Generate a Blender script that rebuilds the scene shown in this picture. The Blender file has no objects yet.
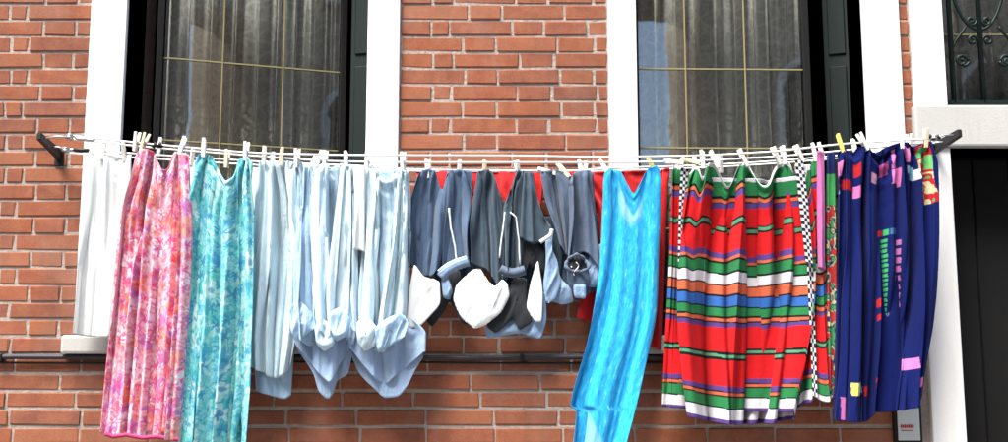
import bpy, bmesh, math, random
import numpy as np
from mathutils import Vector, Matrix
R = math.radians
scene = bpy.context.scene
COL = scene.collection

# ------------------------------------------------------------------ camera
CAM = Vector((0.0, -5.0, 1.60)); FPX = 1100.0; PITCH = math.atan(FPX / 7800.0)
cam_d = bpy.data.cameras.new('camera'); cam = bpy.data.objects.new('camera', cam_d); COL.objects.link(cam)
cam.location = CAM; cam.rotation_euler = (R(90) + PITCH, 0, 0)
cam_d.sensor_width = 36.0; cam_d.lens = FPX / 1008.0 * 36.0; cam_d.clip_end = 2000
scene.camera = cam

# ------------------------------------------------------------------ sky and sun
SUN_EL, SUN_AZ = 64.0, -38.0        # azimuth measured from the street side (-y), negative = from the left
world = bpy.data.worlds.new('World'); scene.world = world; world.use_nodes = True
wn = world.node_tree.nodes; wl = world.node_tree.links
sky = wn.new('ShaderNodeTexSky'); sky.sky_type = 'NISHITA'; sky.sun_disc = False
sky.sun_elevation = R(SUN_EL); sky.sun_rotation = R(180 - SUN_AZ)
sky.air_density = 1.0; sky.dust_density = 2.0
wl.new(sky.outputs['Color'], wn['Background'].inputs['Color'])
wn['Background'].inputs['Strength'].default_value = 0.06
sl = bpy.data.lights.new('sun', 'SUN'); sl.energy = 2.6; sl.angle = R(28); sl.color = (1.0, 0.95, 0.88)
so = bpy.data.objects.new('sun', sl); COL.objects.link(so)
sd = Vector((math.sin(R(SUN_AZ)) * math.cos(R(SUN_EL)), -math.cos(R(SUN_AZ)) * math.cos(R(SUN_EL)), math.sin(R(SUN_EL))))
so.rotation_euler = (-sd).to_track_quat('-Z', 'Y').to_euler(); so.location = (-3, -6, 9)
scene.view_settings.view_transform = 'Standard'; scene.view_settings.look = 'None'
scene.view_settings.gamma = 1.0; scene.view_settings.exposure = 2.38
scene.render.engine = 'CYCLES'

# ------------------------------------------------------------------ helpers
cp, sp_ = math.cos(PITCH), math.sin(PITCH)
def P(px, py, d=0.0):
    """photo pixel -> point on the vertical plane standing d metres in front of the wall"""
    a = (np.asarray(px, float) - 504.0) / FPX; b = -(np.asarray(py, float) - 221.0) / FPX
    dy = cp - b * sp_; dz = sp_ + b * cp
    s = (-np.asarray(d, float) - CAM.y) / dy
    return CAM.x + a * s, -np.asarray(d, float) + 0 * a, CAM.z + dz * s
def V(px, py, d=0.0):
    x, y, z = P(px, py, d); return Vector((float(x), float(y), float(z)))
def project(p):
    r = p - CAM; f = r.y * cp + r.z * sp_; u = -r.y * sp_ + r.z * cp
    return 504 + FPX * r.x / f, 221 - FPX * u / f

def tag(o, label=None, cat=None, group=None, kind=None):
    if label: o['label'] = label
    if cat: o['category'] = cat
    if group: o['group'] = group
    if kind: o['kind'] = kind
    return o
def empty(name, loc=(0, 0, 0)):
    o = bpy.data.objects.new(name, None); COL.objects.link(o); o.location = loc; o.empty_display_size = .05
    return o
def link(name, me, mat=None, parent=None, smooth=False):
    o = bpy.data.objects.new(name, me); COL.objects.link(o)
    if mat and not me.materials: me.materials.append(mat)
    if parent:
        o.parent = parent; o.matrix_parent_inverse = Matrix.Translation(-parent.matrix_world.translation) if parent.parent is None else parent.matrix_world.inverted()
    if smooth:
        me.polygons.foreach_set('use_smooth', [True] * len(me.polygons))
    return o
def setloc(o, loc):
    o.location = loc; o.matrix_world = Matrix.Translation(loc)

class MB:
    """collects boxes, bars and tubes into one mesh"""
    def __init__(s): s.v = []; s.f = []
    def box(s, x0, x1, y0, y1, z0, z1):
        n = len(s.v)
        s.v += [(x, y, z) for z in (z0, z1) for y in (y0, y1) for x in (x0, x1)]
        s.f += [tuple(n + i for i in q) for q in ((0, 2, 3, 1), (4, 5, 7, 6), (0, 1, 5, 4), (2, 6, 7, 3), (0, 4, 6, 2), (1, 3, 7, 5))]
        return s
    def quadprism(s, pts, ydep):
        n = len(s.v); k = len(pts)
        s.v += [tuple(p) for p in pts] + [(p[0], p[1] + ydep, p[2]) for p in pts]
        s.f += [tuple(range(n, n + k))[::-1], tuple(range(n + k, n + 2 * k))]
        s.f += [(n + i, n + (i + 1) % k, n + k + (i + 1) % k, n + k + i) for i in range(k)]
        return s
    def bar(s, a, b, w, h, up=(0, 0, 1), w2=None, h2=None):
        a = Vector(a); b = Vector(b); t = (b - a).normalized(); upv = Vector(up)
        if abs(t.dot(upv)) > .98: upv = Vector((0, 1, 0))
        r = t.cross(upv).normalized(); u = r.cross(t); n = len(s.v)
        for p, ww, hh in ((a, w, h), (b, w2 or w, h2 or h)):
            for sx, sy in ((-1, -1), (1, -1), (1, 1), (-1, 1)): s.v.append(tuple(p + r * sx * ww / 2 + u * sy * hh / 2))
        s.f += [(n, n + 3, n + 2, n + 1), (n + 4, n + 5, n + 6, n + 7)] + [(n + i, n + (i + 1) % 4, n + 4 + (i + 1) % 4, n + 4 + i) for i in range(4)]
        return s
    def tube(s, pts, r, k=8, closed=False):
        pts = [Vector(p) for p in pts]; m = len(pts); n = len(s.v); pr = None
        for i, p in enumerate(pts):
            t = (pts[(i + 1) % m if closed else min(i + 1, m - 1)] - pts[(i - 1) % m if closed else max(i - 1, 0)]).normalized()
            if pr is None: pr = t.orthogonal().normalized()
            pr = (pr - t * pr.dot(t)).normalized(); q = t.cross(pr)
            rr = r[i] if isinstance(r, (list, tuple)) else r
            s.v += [tuple(p + (pr * math.cos(2 * math.pi * j / k) + q * math.sin(2 * math.pi * j / k)) * rr) for j in range(k)]
        for i in range(m if closed else m - 1):
            a = n + i * k; b = n + ((i + 1) % m) * k
            s.f += [(a + j, a + (j + 1) % k, b + (j + 1) % k, b + j) for j in range(k)]
        if not closed: s.f += [tuple(range(n, n + k))[::-1], tuple(range(n + (m - 1) * k, n + m * k))]
        return s
    def mesh(s, name, bevel=0, seg=1, off=(0, 0, 0)):
        me = bpy.data.meshes.new(name)
        me.from_pydata([(v[0] - off[0], v[1] - off[1], v[2] - off[2]) for v in s.v], [], s.f)
        bm = bmesh.new(); bm.from_mesh(me); bmesh.ops.recalc_face_normals(bm, faces=bm.faces)
        if bevel: bmesh.ops.bevel(bm, geom=[e for e in bm.edges if e.calc_face_angle(0) > .5], offset=bevel, segments=seg, affect='EDGES', profile=.6)
        bm.to_mesh(me); bm.free(); return me
    def build(s, name, mat, parent=None, bevel=0, seg=1, smooth=False):
        return link(name, s.mesh(name, bevel, seg), mat, parent, smooth)

# ------------------------------------------------------------------ materials
class NT:
    def __init__(s, name):
        s.m = bpy.data.materials.new(name); s.m.use_nodes = True; s.t = s.m.node_tree
        s.b = s.t.nodes['Principled BSDF']; s.out = s.t.nodes['Material Output']
        if 'Specular IOR Level' in s.b.inputs: s.b.inputs['Specular IOR Level'].default_value = .25
    def n(s, typ, **kw):
        nd = s.t.nodes.new(typ)
        for k, v in kw.items():
            if k.startswith('i_'): nd.inputs[k[2:].replace('_', ' ')].default_value = v
            else: setattr(nd, k, v)
        return nd
    def l(s, a, b): s.t.links.new(a, b)
    def noise(s, co, scale, detail=4, rough=.55, dist=0):
        nd = s.n('ShaderNodeTexNoise'); nd.inputs['Scale'].default_value = scale; nd.inputs['Detail'].default_value = detail
        nd.inputs['Roughness'].default_value = rough; nd.inputs['Distortion'].default_value = dist; s.l(co, nd.inputs['Vector']); return nd.outputs['Fac']
    def ramp(s, fac, stops, interp='LINEAR'):
        nd = s.n('ShaderNodeValToRGB'); nd.color_ramp.interpolation = interp; e = nd.color_ramp.elements
        while len(e) < len(stops): e.new(1)
        for el, (p, c) in zip(e, stops): el.position = p; el.color = (*c, 1) if len(c) == 3 else c
        s.l(fac, nd.inputs[0]); return nd.outputs[0]
    def mix(s, fac, a, b, mode='MIX'):
        nd = s.n('ShaderNodeMix', data_type='RGBA', blend_type=mode)
        for i, x in ((0, fac), (6, a), (7, b)):
            if hasattr(x, 'links') or hasattr(x, 'is_linked'): s.l(x, nd.inputs[i])
            else: nd.inputs[i].default_value = x if i == 0 else (*x, 1)
        return nd.outputs[2]
    def math(s, op, a, b=0.0):
        nd = s.n('ShaderNodeMath', operation=op)
        for i, x in ((0, a), (1, b)):
            if hasattr(x, 'is_linked'): s.l(x, nd.inputs[i])
            else: nd.inputs[i].default_value = x
        return nd.outputs[0]
    def bump(s, h, strength=.3, dist=.01):
        nd = s.n('ShaderNodeBump'); nd.inputs['Strength'].default_value = strength; nd.inputs['Distance'].default_value = dist
        s.l(h, nd.inputs['Height']); s.l(nd.outputs[0], s.b.inputs['Normal'])
    def co(s, kind='Object', scale=None):
        o = s.n('ShaderNodeTexCoord').outputs[kind]
        if scale:
            mp = s.n('ShaderNodeMapping'); mp.inputs['Scale'].default_value = scale; s.l(o, mp.inputs['Vector']); o = mp.outputs[0]
        return o
    def pos(s, scale=None):
        o = s.n('ShaderNodeNewGeometry').outputs['Position']
        if scale:
            mp = s.n('ShaderNodeMapping'); mp.inputs['Scale'].default_value = scale; s.l(o, mp.inputs['Vector']); o = mp.outputs[0]
        return o
    def base(s, c, rough=.8):
        if hasattr(c, 'is_linked'): s.l(c, s.b.inputs['Base Color'])
        else: s.b.inputs['Base Color'].default_value = (*c, 1)
        s.b.inputs['Roughness'].default_value = rough; return s

def m_brick():
    t = NT('brick'); p = t.pos()
    oi = t.n('ShaderNodeObjectInfo').outputs['Random']; ri = t.n('ShaderNodeNewGeometry').outputs['Random Per Island']
    rnd = t.math('FRACT', t.math('ADD', t.math('MULTIPLY', oi, 7.31), t.math('MULTIPLY', ri, 3.7)))
    c = t.ramp(rnd, [(0, (.17, .052, .034)), (.10, (.23, .066, .037)), (.45, (.240, .068, .030)), (.62, (.27, .084, .040)), (.8, (.285, .102, .052)), (.9, (.19, .055, .030)), (1, (.18, .062, .045))])
    n1 = t.noise(p, 14, 6, .65); n2 = t.noise(p, 90, 5, .7); n3 = t.noise(p, 320, 2, .6)
    c = t.mix(t.ramp(n1, [(.35, (0, 0, 0)), (.75, (1, 1, 1))]), c, (.30, .115, .060))
    c = t.mix(t.math('MULTIPLY', t.ramp(n2, [(.52, (0, 0, 0)), (.72, (1, 1, 1))]), .5), c, (.13, .05, .035))
    c = t.mix(t.math('MULTIPLY', t.ramp(n3, [(.60, (0, 0, 0)), (.75, (1, 1, 1))]), .5), c, (.46, .33, .26))
    c = t.mix(t.math('MULTIPLY', t.ramp(t.noise(p, 2.2, 5, .6), [(.50, (0, 0, 0)), (.72, (1, 1, 1))]), .35), c, (.30, .20, .165))
    c = t.mix(t.math('MULTIPLY', t.ramp(t.noise(t.pos((3, 3, .9)), 1, 6, .7), [(.47, (0, 0, 0)), (.68, (1, 1, 1))]), .45), c, (.10, .05, .036))
    t.base(c, .92); t.bump(t.math('ADD', t.math('MULTIPLY', n2, .7), n3), .35, .005); return t.m
def m_mortar():
    t = NT('mortar'); p = t.pos(); n = t.noise(p, 60, 6, .7); n2 = t.noise(p, 5, 4)
    c = t.mix(n2, (.27, .22, .19), (.40, .34, .30)); c = t.mix(t.ramp(n, [(.4, (0, 0, 0)), (.7, (1, 1, 1))]), c, (.42, .37, .33))
    t.base(c, .95); t.bump(n, .9, .012); return t.m
def m_stone(name, a, b, dirt):
    t = NT(name); p = t.pos(); n = t.noise(p, 3.5, 6, .65); n2 = t.noise(p, 120, 5, .7)
    c = t.mix(n, a, b); c = t.mix(t.math('MULTIPLY', t.ramp(n2, [(.58, (0, 0, 0)), (.72, (1, 1, 1))]), .45), c, dirt)
    st = t.noise(t.pos((22, 22, 2.0)), 1, 5, .65)
    c = t.mix(t.math('MULTIPLY', t.ramp(st, [(.52, (0, 0, 0)), (.8, (1, 1, 1))]), .35), c, dirt)
    t.base(c, .8); t.bump(n2, .3, .004); return t.m
def m_plain(name, c, rough=.6, metal=0, var=.25, scale=25, bump=.1):
    t = NT(name); p = t.pos(); n = t.noise(p, scale, 5, .6)
    cc = t.mix(t.math('MULTIPLY', n, var * 2), tuple(x * (1 + .2 * var) for x in c), tuple(x * (1 - .8 * var) for x in c))
    t.base(cc, rough); t.b.inputs['Metallic'].default_value = metal; t.bump(n, bump, .004); return t.m
def cloth_finish(t, weave=900, wr=.35, rough=.9, extra=None):
    uv = t.co('UV'); p = t.pos()
    w = t.noise(t.pos((70, 70, 7)), 1, 4, .6, .4); w2 = t.noise(p, weave, 2, .6)
    w3 = t.noise(p, 42, 5, .62, 1.2)
    h = t.math('ADD', t.math('MULTIPLY', w, 1.0), t.math('ADD', t.math('MULTIPLY', w2, .12), t.math('MULTIPLY', w3, .5)))
    t.bump(h, wr, .009); t.b.inputs['Roughness'].default_value = rough
    if 'Sheen Weight' in t.b.inputs: t.b.inputs['Sheen Weight'].default_value = .12
    return t.m
def thin(t, col, amt):
    """let some light through a thin fabric"""
    tr = t.n('ShaderNodeBsdfTranslucent'); mx = t.n('ShaderNodeMixShader'); mx.inputs[0].default_value = amt
    if hasattr(col, 'is_linked'): t.l(col, tr.inputs['Color'])
    else: tr.inputs['Color'].default_value = (*col, 1)
    t.l(t.b.outputs[0], mx.inputs[1]); t.l(tr.outputs[0], mx.inputs[2]); t.l(mx.outputs[0], t.out.inputs['Surface'])
def m_cloth(name, c, c2=None, wr=.35, trans=.2, weave=900, scale=30):
    t = NT(name); n = t.noise(t.pos(), scale, 5, .6)
    cc = t.mix(n, c, c2 or tuple(x * .85 for x in c)); t.base(cc, .9); cloth_finish(t, weave, wr)
    if trans: thin(t, cc, trans)
    return t.m
def m_floral(name, stops, base2, scale, trans=.2, streak=None, mask=False, alt=None, petals=None):
    t = NT(name); uv = t.co('UV')
    d = t.n('ShaderNodeTexNoise'); d.inputs['Scale'].default_value = scale * .8; d.inputs['Detail'].default_value = 3; t.l(uv, d.inputs['Vector'])
    warp = t.mix(.05 if not streak else .015, uv, d.outputs['Color'], 'ADD')
    if streak:
        mp = t.n('ShaderNodeMapping'); mp.inputs['Scale'].default_value = streak[0]; mp.inputs['Rotation'].default_value = (0, 0, streak[1]); t.l(warp, mp.inputs['Vector']); warp = mp.outputs[0]
    n1 = t.noise(warp, scale, 5, .66, .25)
    c = t.ramp(n1, stops)
    if alt: c = t.mix(t.ramp(t.noise(uv, scale * .28, 3, .6), [(.46, (0, 0, 0)), (.60, (1, 1, 1))]), c, t.ramp(t.noise(warp, scale * 1.1, 4, .65), alt))
    vo = t.n('ShaderNodeTexVoronoi'); vo.feature = 'DISTANCE_TO_EDGE'; vo.inputs['Scale'].default_value = scale * 1.6; t.l(warp, vo.inputs['Vector'])
    c = t.mix(t.math('MULTIPLY', t.ramp(vo.outputs['Distance'], [(0, (1, 1, 1)), (.07, (0, 0, 0))]), .55), c, base2)
    if petals:
        for fs, cols, rot in petals:
            v2 = t.n('ShaderNodeTexVoronoi'); v2.voronoi_dimensions = '2D'; v2.inputs['Scale'].default_value = fs; t.l(warp, v2.inputs['Vector'])
            df = t.n('ShaderNodeVectorMath', operation='SUBTRACT'); t.l(warp, df.inputs[0]); t.l(v2.outputs['Position'], df.inputs[1])
            sv = t.n('ShaderNodeSeparateXYZ'); t.l(df.outputs[0], sv.inputs[0]); sc_ = t.n('ShaderNodeSeparateColor'); t.l(v2.outputs['Color'], sc_.inputs[0])
            an = t.math('ARCTAN2', sv.outputs[1], sv.outputs[0]); wob = t.math('COSINE', t.math('ADD', t.math('MULTIPLY', an, 5.0), t.math('MULTIPLY', sc_.outputs[0], 9.0)))
            rad = t.math('ADD', .34 + rot, t.math('MULTIPLY', wob, .17)); mk = t.math('MULTIPLY', t.math('SUBTRACT', rad, v2.outputs['Distance']), 9.0)
            mkn = t.n('ShaderNodeClamp'); t.l(mk, mkn.inputs[0]); rim = t.math('MULTIPLY', mkn.outputs[0], .85)
            c = t.mix(rim, c, t.ramp(sc_.outputs[1], cols, 'CONSTANT'))
            cen = t.n('ShaderNodeClamp'); t.l(t.math('MULTIPLY', t.math('SUBTRACT', .15, v2.outputs['Distance']), 14.0), cen.inputs[0])
            c = t.mix(t.math('MULTIPLY', cen.outputs[0], .8), c, base2)
    if mask:
        sx = t.n('ShaderNodeSeparateColor'); t.l(t.n('ShaderNodeVertexColor', layer_name='print').outputs['Color'], sx.inputs[0])
        c = t.mix(sx.outputs[0], c, (.58, .78, .84)); c = t.mix(sx.outputs[1], c, (.02, .20, .55))
    t.base(c, .9); cloth_finish(t, 900, .3)
    if trans: thin(t, c, trans)
    return t.m
def m_print(name, trans=.08, wr=.3, mot=.3):
    t = NT(name); a = t.n('ShaderNodeVertexColor', layer_name='print').outputs['Color']
    n = t.noise(t.pos(), 260, 4, .7); c = t.mix(t.math('MULTIPLY', n, mot), a, (0.006, 0.006, 0.012))
    t.base(c, .92); cloth_finish(t, 700, wr); t.b.inputs['Sheen Weight'].default_value = .02; t.b.inputs['Specular IOR Level'].default_value = .1
    if trans: thin(t, c, trans)
    return t.m
def m_denim(name, c):
    t = NT(name); n = t.noise(t.pos((500, 500, 120)), 1, 3, .7); n2 = t.noise(t.pos((26, 26, 9)), 1, 5, .65)
    cc = t.mix(n, tuple(x * .7 for x in c), tuple(min(1, x * 1.35 + .01) for x in c))
    cc = t.mix(t.math('MULTIPLY', t.ramp(n2, [(.5, (0, 0, 0)), (.75, (1, 1, 1))]), .45), cc, tuple(min(1, x * 1.9 + .02) for x in c))
    t.base(cc, .9); cloth_finish(t, 1100, .4); return t.m
def m_glass():
    t = NT('window_glass'); t.t.nodes.remove(t.b)
    tr = t.n('ShaderNodeBsdfTransparent'); tr.inputs[0].default_value = (.97, .985, .985, 1)
    gl = t.n('ShaderNodeBsdfGlossy'); gl.inputs['Roughness'].default_value = .015
    n = t.noise(t.pos(), 3, 2); bp = t.n('ShaderNodeBump'); bp.inputs['Strength'].default_value = .012; bp.inputs['Distance'].default_value = .05
    t.l(n, bp.inputs['Height']); t.l(bp.outputs[0], gl.inputs['Normal'])
    fr = t.n('ShaderNodeFresnel'); fr.inputs['IOR'].default_value = 1.75
    mx = t.n('ShaderNodeMixShader'); t.l(fr.outputs[0], mx.inputs[0]); t.l(tr.outputs[0], mx.inputs[1]); t.l(gl.outputs[0], mx.inputs[2]); t.l(mx.outputs[0], t.out.inputs['Surface'])
    return t.m
def m_lace():
    t = NT('lace'); uv = t.co('UV')
    vo = t.n('ShaderNodeTexVoronoi'); vo.feature = 'DISTANCE_TO_EDGE'; vo.inputs['Scale'].default_value = 16; t.l(uv, vo.inputs['Vector'])
    n = t.noise(uv, 60, 4, .8); n2 = t.noise(uv, 9, 3)
    t.base(t.mix(n, (.70, .68, .63), (.94, .92, .87)), .9)
    hole = t.math('MULTIPLY', t.ramp(n, [(.40, (1, 1, 1)), (.66, (.2, .2, .2))]), t.ramp(vo.outputs['Distance'], [(.04, (0, 0, 0)), (.14, (1, 1, 1))]))
    hole = t.math('ADD', t.math('MULTIPLY', hole, .34), .01)
    tr = t.n('ShaderNodeBsdfTransparent'); mx = t.n('ShaderNodeMixShader')
    t.l(hole, mx.inputs[0]); t.l(t.b.outputs[0], mx.inputs[1]); t.l(tr.outputs[0], mx.inputs[2]); t.l(mx.outputs[0], t.out.inputs['Surface'])
    return t.m

M = dict(
    brick=m_brick(), mortar=m_mortar(),
    stone=m_stone('white_stone', (.80, .80, .79), (.68, .68, .67), (.45, .44, .41)),
    sill=m_stone('worn_stone', (.46, .46, .44), (.36, .355, .34), (.22, .21, .20)),
    pave=m_stone('paving_stone', (.20, .19, .18), (.14, .13, .125), (.08, .08, .075)),
    green=m_plain('dark_green_paint', (.003, .010, .009), .6, 0, .4, 8),
    dark=m_plain('dark_wood', (.005, .005, .005), .9, 0, .4, 8),
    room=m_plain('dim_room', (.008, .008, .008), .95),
    brass=m_plain('brass', (.27, .235, .12), .45, .3, .2),
    iron=m_plain('green_iron', (.007, .016, .014), .5, .2, .3),
    black=m_plain('black_metal', (.016, .016, .017), .5, .2, .3),
    steel=m_plain('galvanised_steel', (.42, .44, .46), .4, .7, .3),
    cable=m_plain('cable_jacket', (.035, .036, .045), .55, 0, .3),
    cord=m_plain('white_cord', (.74, .74, .72), .7, 0, .15),
    pinw=m_plain('white_plastic', (.80, .79, .74), .5, 0, .1), pinc=m_plain('bare_wood', (.72, .62, .44), .7, 0, .3, 60), piny=m_plain('yellow_plastic', (.80, .62, .16), .5, 0, .15),
    glass=m_glass(), lace=m_lace(),
    plate=m_plain('brushed_plate', (.56, .60, .60), .45, .2, .2), redprint=m_plain('red_print', (.42, .03, .03), .6),
    plaster=m_stone('pale_plaster', (.50, .40, .30), (.42, .34, .26), (.3, .25, .2)),
    white=m_cloth('white_cotton', (.86, .88, .88), (.78, .83, .84), .3, .25), sheer=m_cloth('white_voile', (.90, .93, .93), (.84, .90, .90), .25, .4),
    red=m_cloth('red_jersey', (.62, .018, .020), (.48, .012, .016), .3, .1),
    sky1=m_cloth('pale_blue_cotton', (.74, .90, .96), (.68, .86, .95), .85, .22), sky2=m_cloth('light_blue_cotton', (.46, .66, .84), (.40, .60, .80), .85, .2),
    sky3=m_cloth('powder_blue_cotton', (.66, .84, .95), (.60, .79, .94), .85, .2), tail=m_cloth('shaded_blue_cotton', (.38, .52, .72), (.32, .46, .66), .85, .1),  # tail fabric is a shaded copy of the shirts' blue
    denim1=m_denim('blue_denim', (.058, .098, .165)), denim2=m_denim('slate_denim', (.032, .055, .080)), denim3=m_denim('grey_denim', (.065, .095, .145)), denim4=m_denim('pale_denim', (.19, .29, .43)),
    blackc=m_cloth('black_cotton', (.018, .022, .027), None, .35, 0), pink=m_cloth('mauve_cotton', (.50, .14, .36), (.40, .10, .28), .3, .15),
    pinkf=m_floral('pink_floral', [(.28, (.62, .06, .18)), (.42, (.72, .18, .30)), (.52, (.86, .56, .62)), (.62, (.76, .24, .34)), (.74, (.46, .14, .42))], (.60, .08, .22), 22, .2, None, False, None,
        [(11, [(0, (.84, .20, .10)), (.25, (.86, .62, .74)), (.5, (.50, .18, .50)), (.72, (.84, .34, .24)), (.88, (.82, .76, .80))], .04), (17, [(0, (.76, .10, .30)), (.3, (.86, .70, .76)), (.55, (.46, .14, .46)), (.8, (.84, .24, .12))], -.06)]),
    tealf=m_floral('teal_floral', [(.28, (.04, .34, .44)), (.42, (.10, .52, .56)), (.52, (.34, .70, .68)), (.62, (.10, .46, .62)), (.74, (.05, .42, .44))], (.04, .30, .48), 20, .2, None, False, None,
        [(10, [(0, (.10, .40, .64)), (.3, (.48, .76, .74)), (.55, (.12, .56, .52)), (.8, (.62, .80, .78))], .04), (16, [(0, (.05, .34, .52)), (.3, (.30, .68, .64)), (.6, (.10, .50, .56)), (.85, (.06, .28, .50))], -.06)]),
    robe=m_floral('cyan_streaks', [(.28, (.012, .20, .56)), (.42, (.014, .32, .68)), (.53, (.02, .41, .75)), (.62, (.06, .48, .78)), (.70, (.26, .62, .82)), (.80, (.03, .40, .72))], (.02, .33, .69), 11, .12, ((5.5, 2.0, 1), R(-14)), True),
    lining=m_cloth('pale_lining', (.55, .74, .80), (.40, .66, .78), .3, .2),
    stripe=m_print('striped_print'), navy=m_print('navy_print', 0, .3, .35),
)

# ------------------------------------------------------------------ noise and cloth builders
def vnoise(x, y, seed):
    rg = np.random.RandomState(seed); T = rg.rand(64, 64)
    xi = np.floor(x).astype(int); yi = np.floor(y).astype(int); fx = x - xi; fy = y - yi
    fx = fx * fx * (3 - 2 * fx); fy = fy * fy * (3 - 2 * fy)
    g = lambda a, b: T[a % 64, b % 64]
    return (g(xi, yi) * (1 - fx) + g(xi + 1, yi) * fx) * (1 - fy) + (g(xi, yi + 1) * (1 - fx) + g(xi + 1, yi + 1) * fx) * fy - .5
def curve(pts, q, smooth=True):
    a = np.array(sorted(pts), float)
    if len(a) == 1: return np.full_like(q, a[0, 1])
    if not smooth or len(a) < 3: return np.interp(q, a[:, 0], a[:, 1])
    x, y = a[:, 0], a[:, 1]; h = np.diff(x); dl = np.diff(y) / h; m = np.zeros_like(y)       # monotone cubic
    m[0], m[-1] = dl[0], dl[-1]
    for i in range(1, len(x) - 1):
        m[i] = 0 if dl[i - 1] * dl[i] <= 0 else 2 * dl[i - 1] * dl[i] / (dl[i - 1] + dl[i])
    k = np.clip(np.searchsorted(x, q) - 1, 0, len(x) - 2); t = np.clip((q - x[k]) / h[k], 0, 1)
    return ((2*t**3-3*t**2+1)*y[k] + (t**3-2*t**2+t)*h[k]*m[k] + (-2*t**3+3*t**2)*y[k+1] + (t**3-t**2)*h[k]*m[k+1])

def drape(W, H, gather, pins, seed, cols, rows, stiff=.06, steps=170, iters=7, ymin=-.09, slack=1.06):
    """let a rectangle of cloth, W*gather wide and H long, hang from its pins; returns x, depth and drop grids in metres"""
    rg = np.random.RandomState(seed); f4 = np.float32
    a = W * gather / (cols - 1); b = H / (rows - 1); u = np.linspace(0, 1, cols); v = np.linspace(0, 1, rows); Ug, Vg = np.meshgrid(u, v)
    pp = [0.0] + [p for p in pins] + [1.0]; spans = np.diff(pp) * W * slack; bun = max(0.0, W * gather - spans.sum()) / len(pins)
    sm0, x0, y0, fixed = [0.0], [0.0], [0.0], []                      # material length -> where the top edge hangs
    acc = 0.0
    knots_s, knots_x, bunches = [0.0], [0.0], []
    for i, sp0 in enumerate(spans):
        acc += sp0; knots_s.append(acc); knots_x.append(pp[i + 1] * W)
        if i < len(pins):
            bunches.append((acc, acc + bun)); acc += bun; knots_s.append(acc); knots_x.append(pp[i + 1] * W)
    tot = acc; ms = u * tot; a = tot / (cols - 1)
    xt = np.interp(ms, np.array(knots_s) + np.arange(len(knots_s)) * 1e-9, knots_x)
    ywave = np.zeros(cols); inb = np.zeros(cols, bool); rr = rg.rand() * 6
    for (q0, q1) in bunches:
        m = (ms >= q0 - a * .6) & (ms <= q1 + a * .6); inb |= m
        k = np.arange(m.sum()); ywave[m] = a * np.array([0, 1, 1, 0, -1, -1])[(k + int(rg.randint(6))) % 6] * rg.uniform(.8, 1.2)
        xt[m] += (k - k.mean()) * a * .12
    lw = .045 * np.sin(2 * np.pi * ms / .17 + rr) + .02 * np.sin(2 * np.pi * ms / .083 + 2 * rr)
    spread = np.clip(Vg * 2.2, 0, 1); xg = xt[None, :] * (1 - spread * .75) + Ug * W * spread * .75
    y = ywave[None, :] * (1 - spread) + (gather - 1) * lw[None, :] * spread + .015 * vnoise(Ug * 7, Vg * 5, seed) * spread + rg.randn(rows, cols) * .001
    pos = np.stack([xg, y, -Vg * H], -1).astype(f4); w = np.ones((rows, cols, 1), f4)
    w[0, inb] = 0; pos[0, :, 1] = ywave; pos[0, :, 2] = 0
    prev = pos.copy(); g = np.array([0, 0, -2.2e-4], f4)
    bc = np.array([(q0 + q1) / 2 for q0, q1 in bunches]); near = np.abs(ms[:, None] - bc[None, :]).argmin(1); du = np.maximum(np.abs(ms - bc[near]) - bun / 2, 0)
    LM = np.sqrt(du[None, :] ** 2 + (Vg * H) ** 2)[..., None].astype(f4) * 1.002; anc = np.zeros((1, cols, 3), f4); anc[0, :, 0] = (np.array(pins) * W)[near]
    def con(P, Q, wp, wq, L0, k, only=0):
        d = Q - P; L = np.sqrt((d * d).sum(-1, keepdims=True)) + 1e-9; e = (L - L0) / L
        if only > 0: e = np.maximum(e, 0)
        if only < 0: e = np.minimum(e, 0)
        e = d * (e * k / (wp + wq + 1e-6)); P += wp * e; Q -= wq * e
    dg = math.hypot(a, b)
    for st in range(steps):
        vel = (pos - prev) * .965; prev = pos.copy(); pos = pos + (vel + g) * w
        for it in range(iters):
            for o in (0, 1):
                P = pos[o:rows - 1:2]; Q = pos[o + 1::2][:len(P)]; con(P, Q, w[o:rows - 1:2], w[o + 1::2][:len(P)], b, 1.0)
                P = pos[:, o:cols - 1:2]; Q = pos[:, o + 1::2][:, :P.shape[1]]; con(P, Q, w[:, o:cols - 1:2], w[:, o + 1::2][:, :P.shape[1]], a, .9)
            if it % 2 == 0:
                for o in (0, 1):
                    P = pos[o:rows - 1:2, :-1]; Q = pos[o + 1::2, 1:][:len(P)]; con(P, Q, w[o:rows - 1:2, :-1], w[o + 1::2, 1:][:len(P)], dg, .22)
                    P = pos[o:rows - 1:2, 1:]; Q = pos[o + 1::2, :-1][:len(P)]; con(P, Q, w[o:rows - 1:2, 1:], w[o + 1::2, :-1][:len(P)], dg, .22)
                for o in (0, 1, 2, 3):
                    n_ = (cols - 2 - o + 3) // 4
                    if n_ > 0:
                        i0 = o + 4 * np.arange(n_); i0 = i0[i0 + 2 < cols]
                        P = pos[:, i0]; Q = pos[:, i0 + 2]; con(P, Q, w[:, i0], w[:, i0 + 2], 2 * a, stiff, -1); pos[:, i0] = P; pos[:, i0 + 2] = Q
                    n2 = o + 4 * np.arange((rows + 3) // 4); n2 = n2[n2 + 2 < rows]
                    P = pos[n2]; Q = pos[n2 + 2]; con(P, Q, w[n2], w[n2 + 2], 2 * b, stiff * .8, -1); pos[n2] = P; pos[n2 + 2] = Q
        e_ = pos - anc; L_ = np.sqrt((e_ * e_).sum(-1, keepdims=True)) + 1e-9; pos = np.where((L_ > LM) & (w > 0), anc + e_ * (LM / L_), pos)
        np.maximum(pos[..., 1], ymin, out=pos[..., 1]); np.clip(pos[..., 0], -.015 * W, 1.015 * W, out=pos[..., 0])
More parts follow.
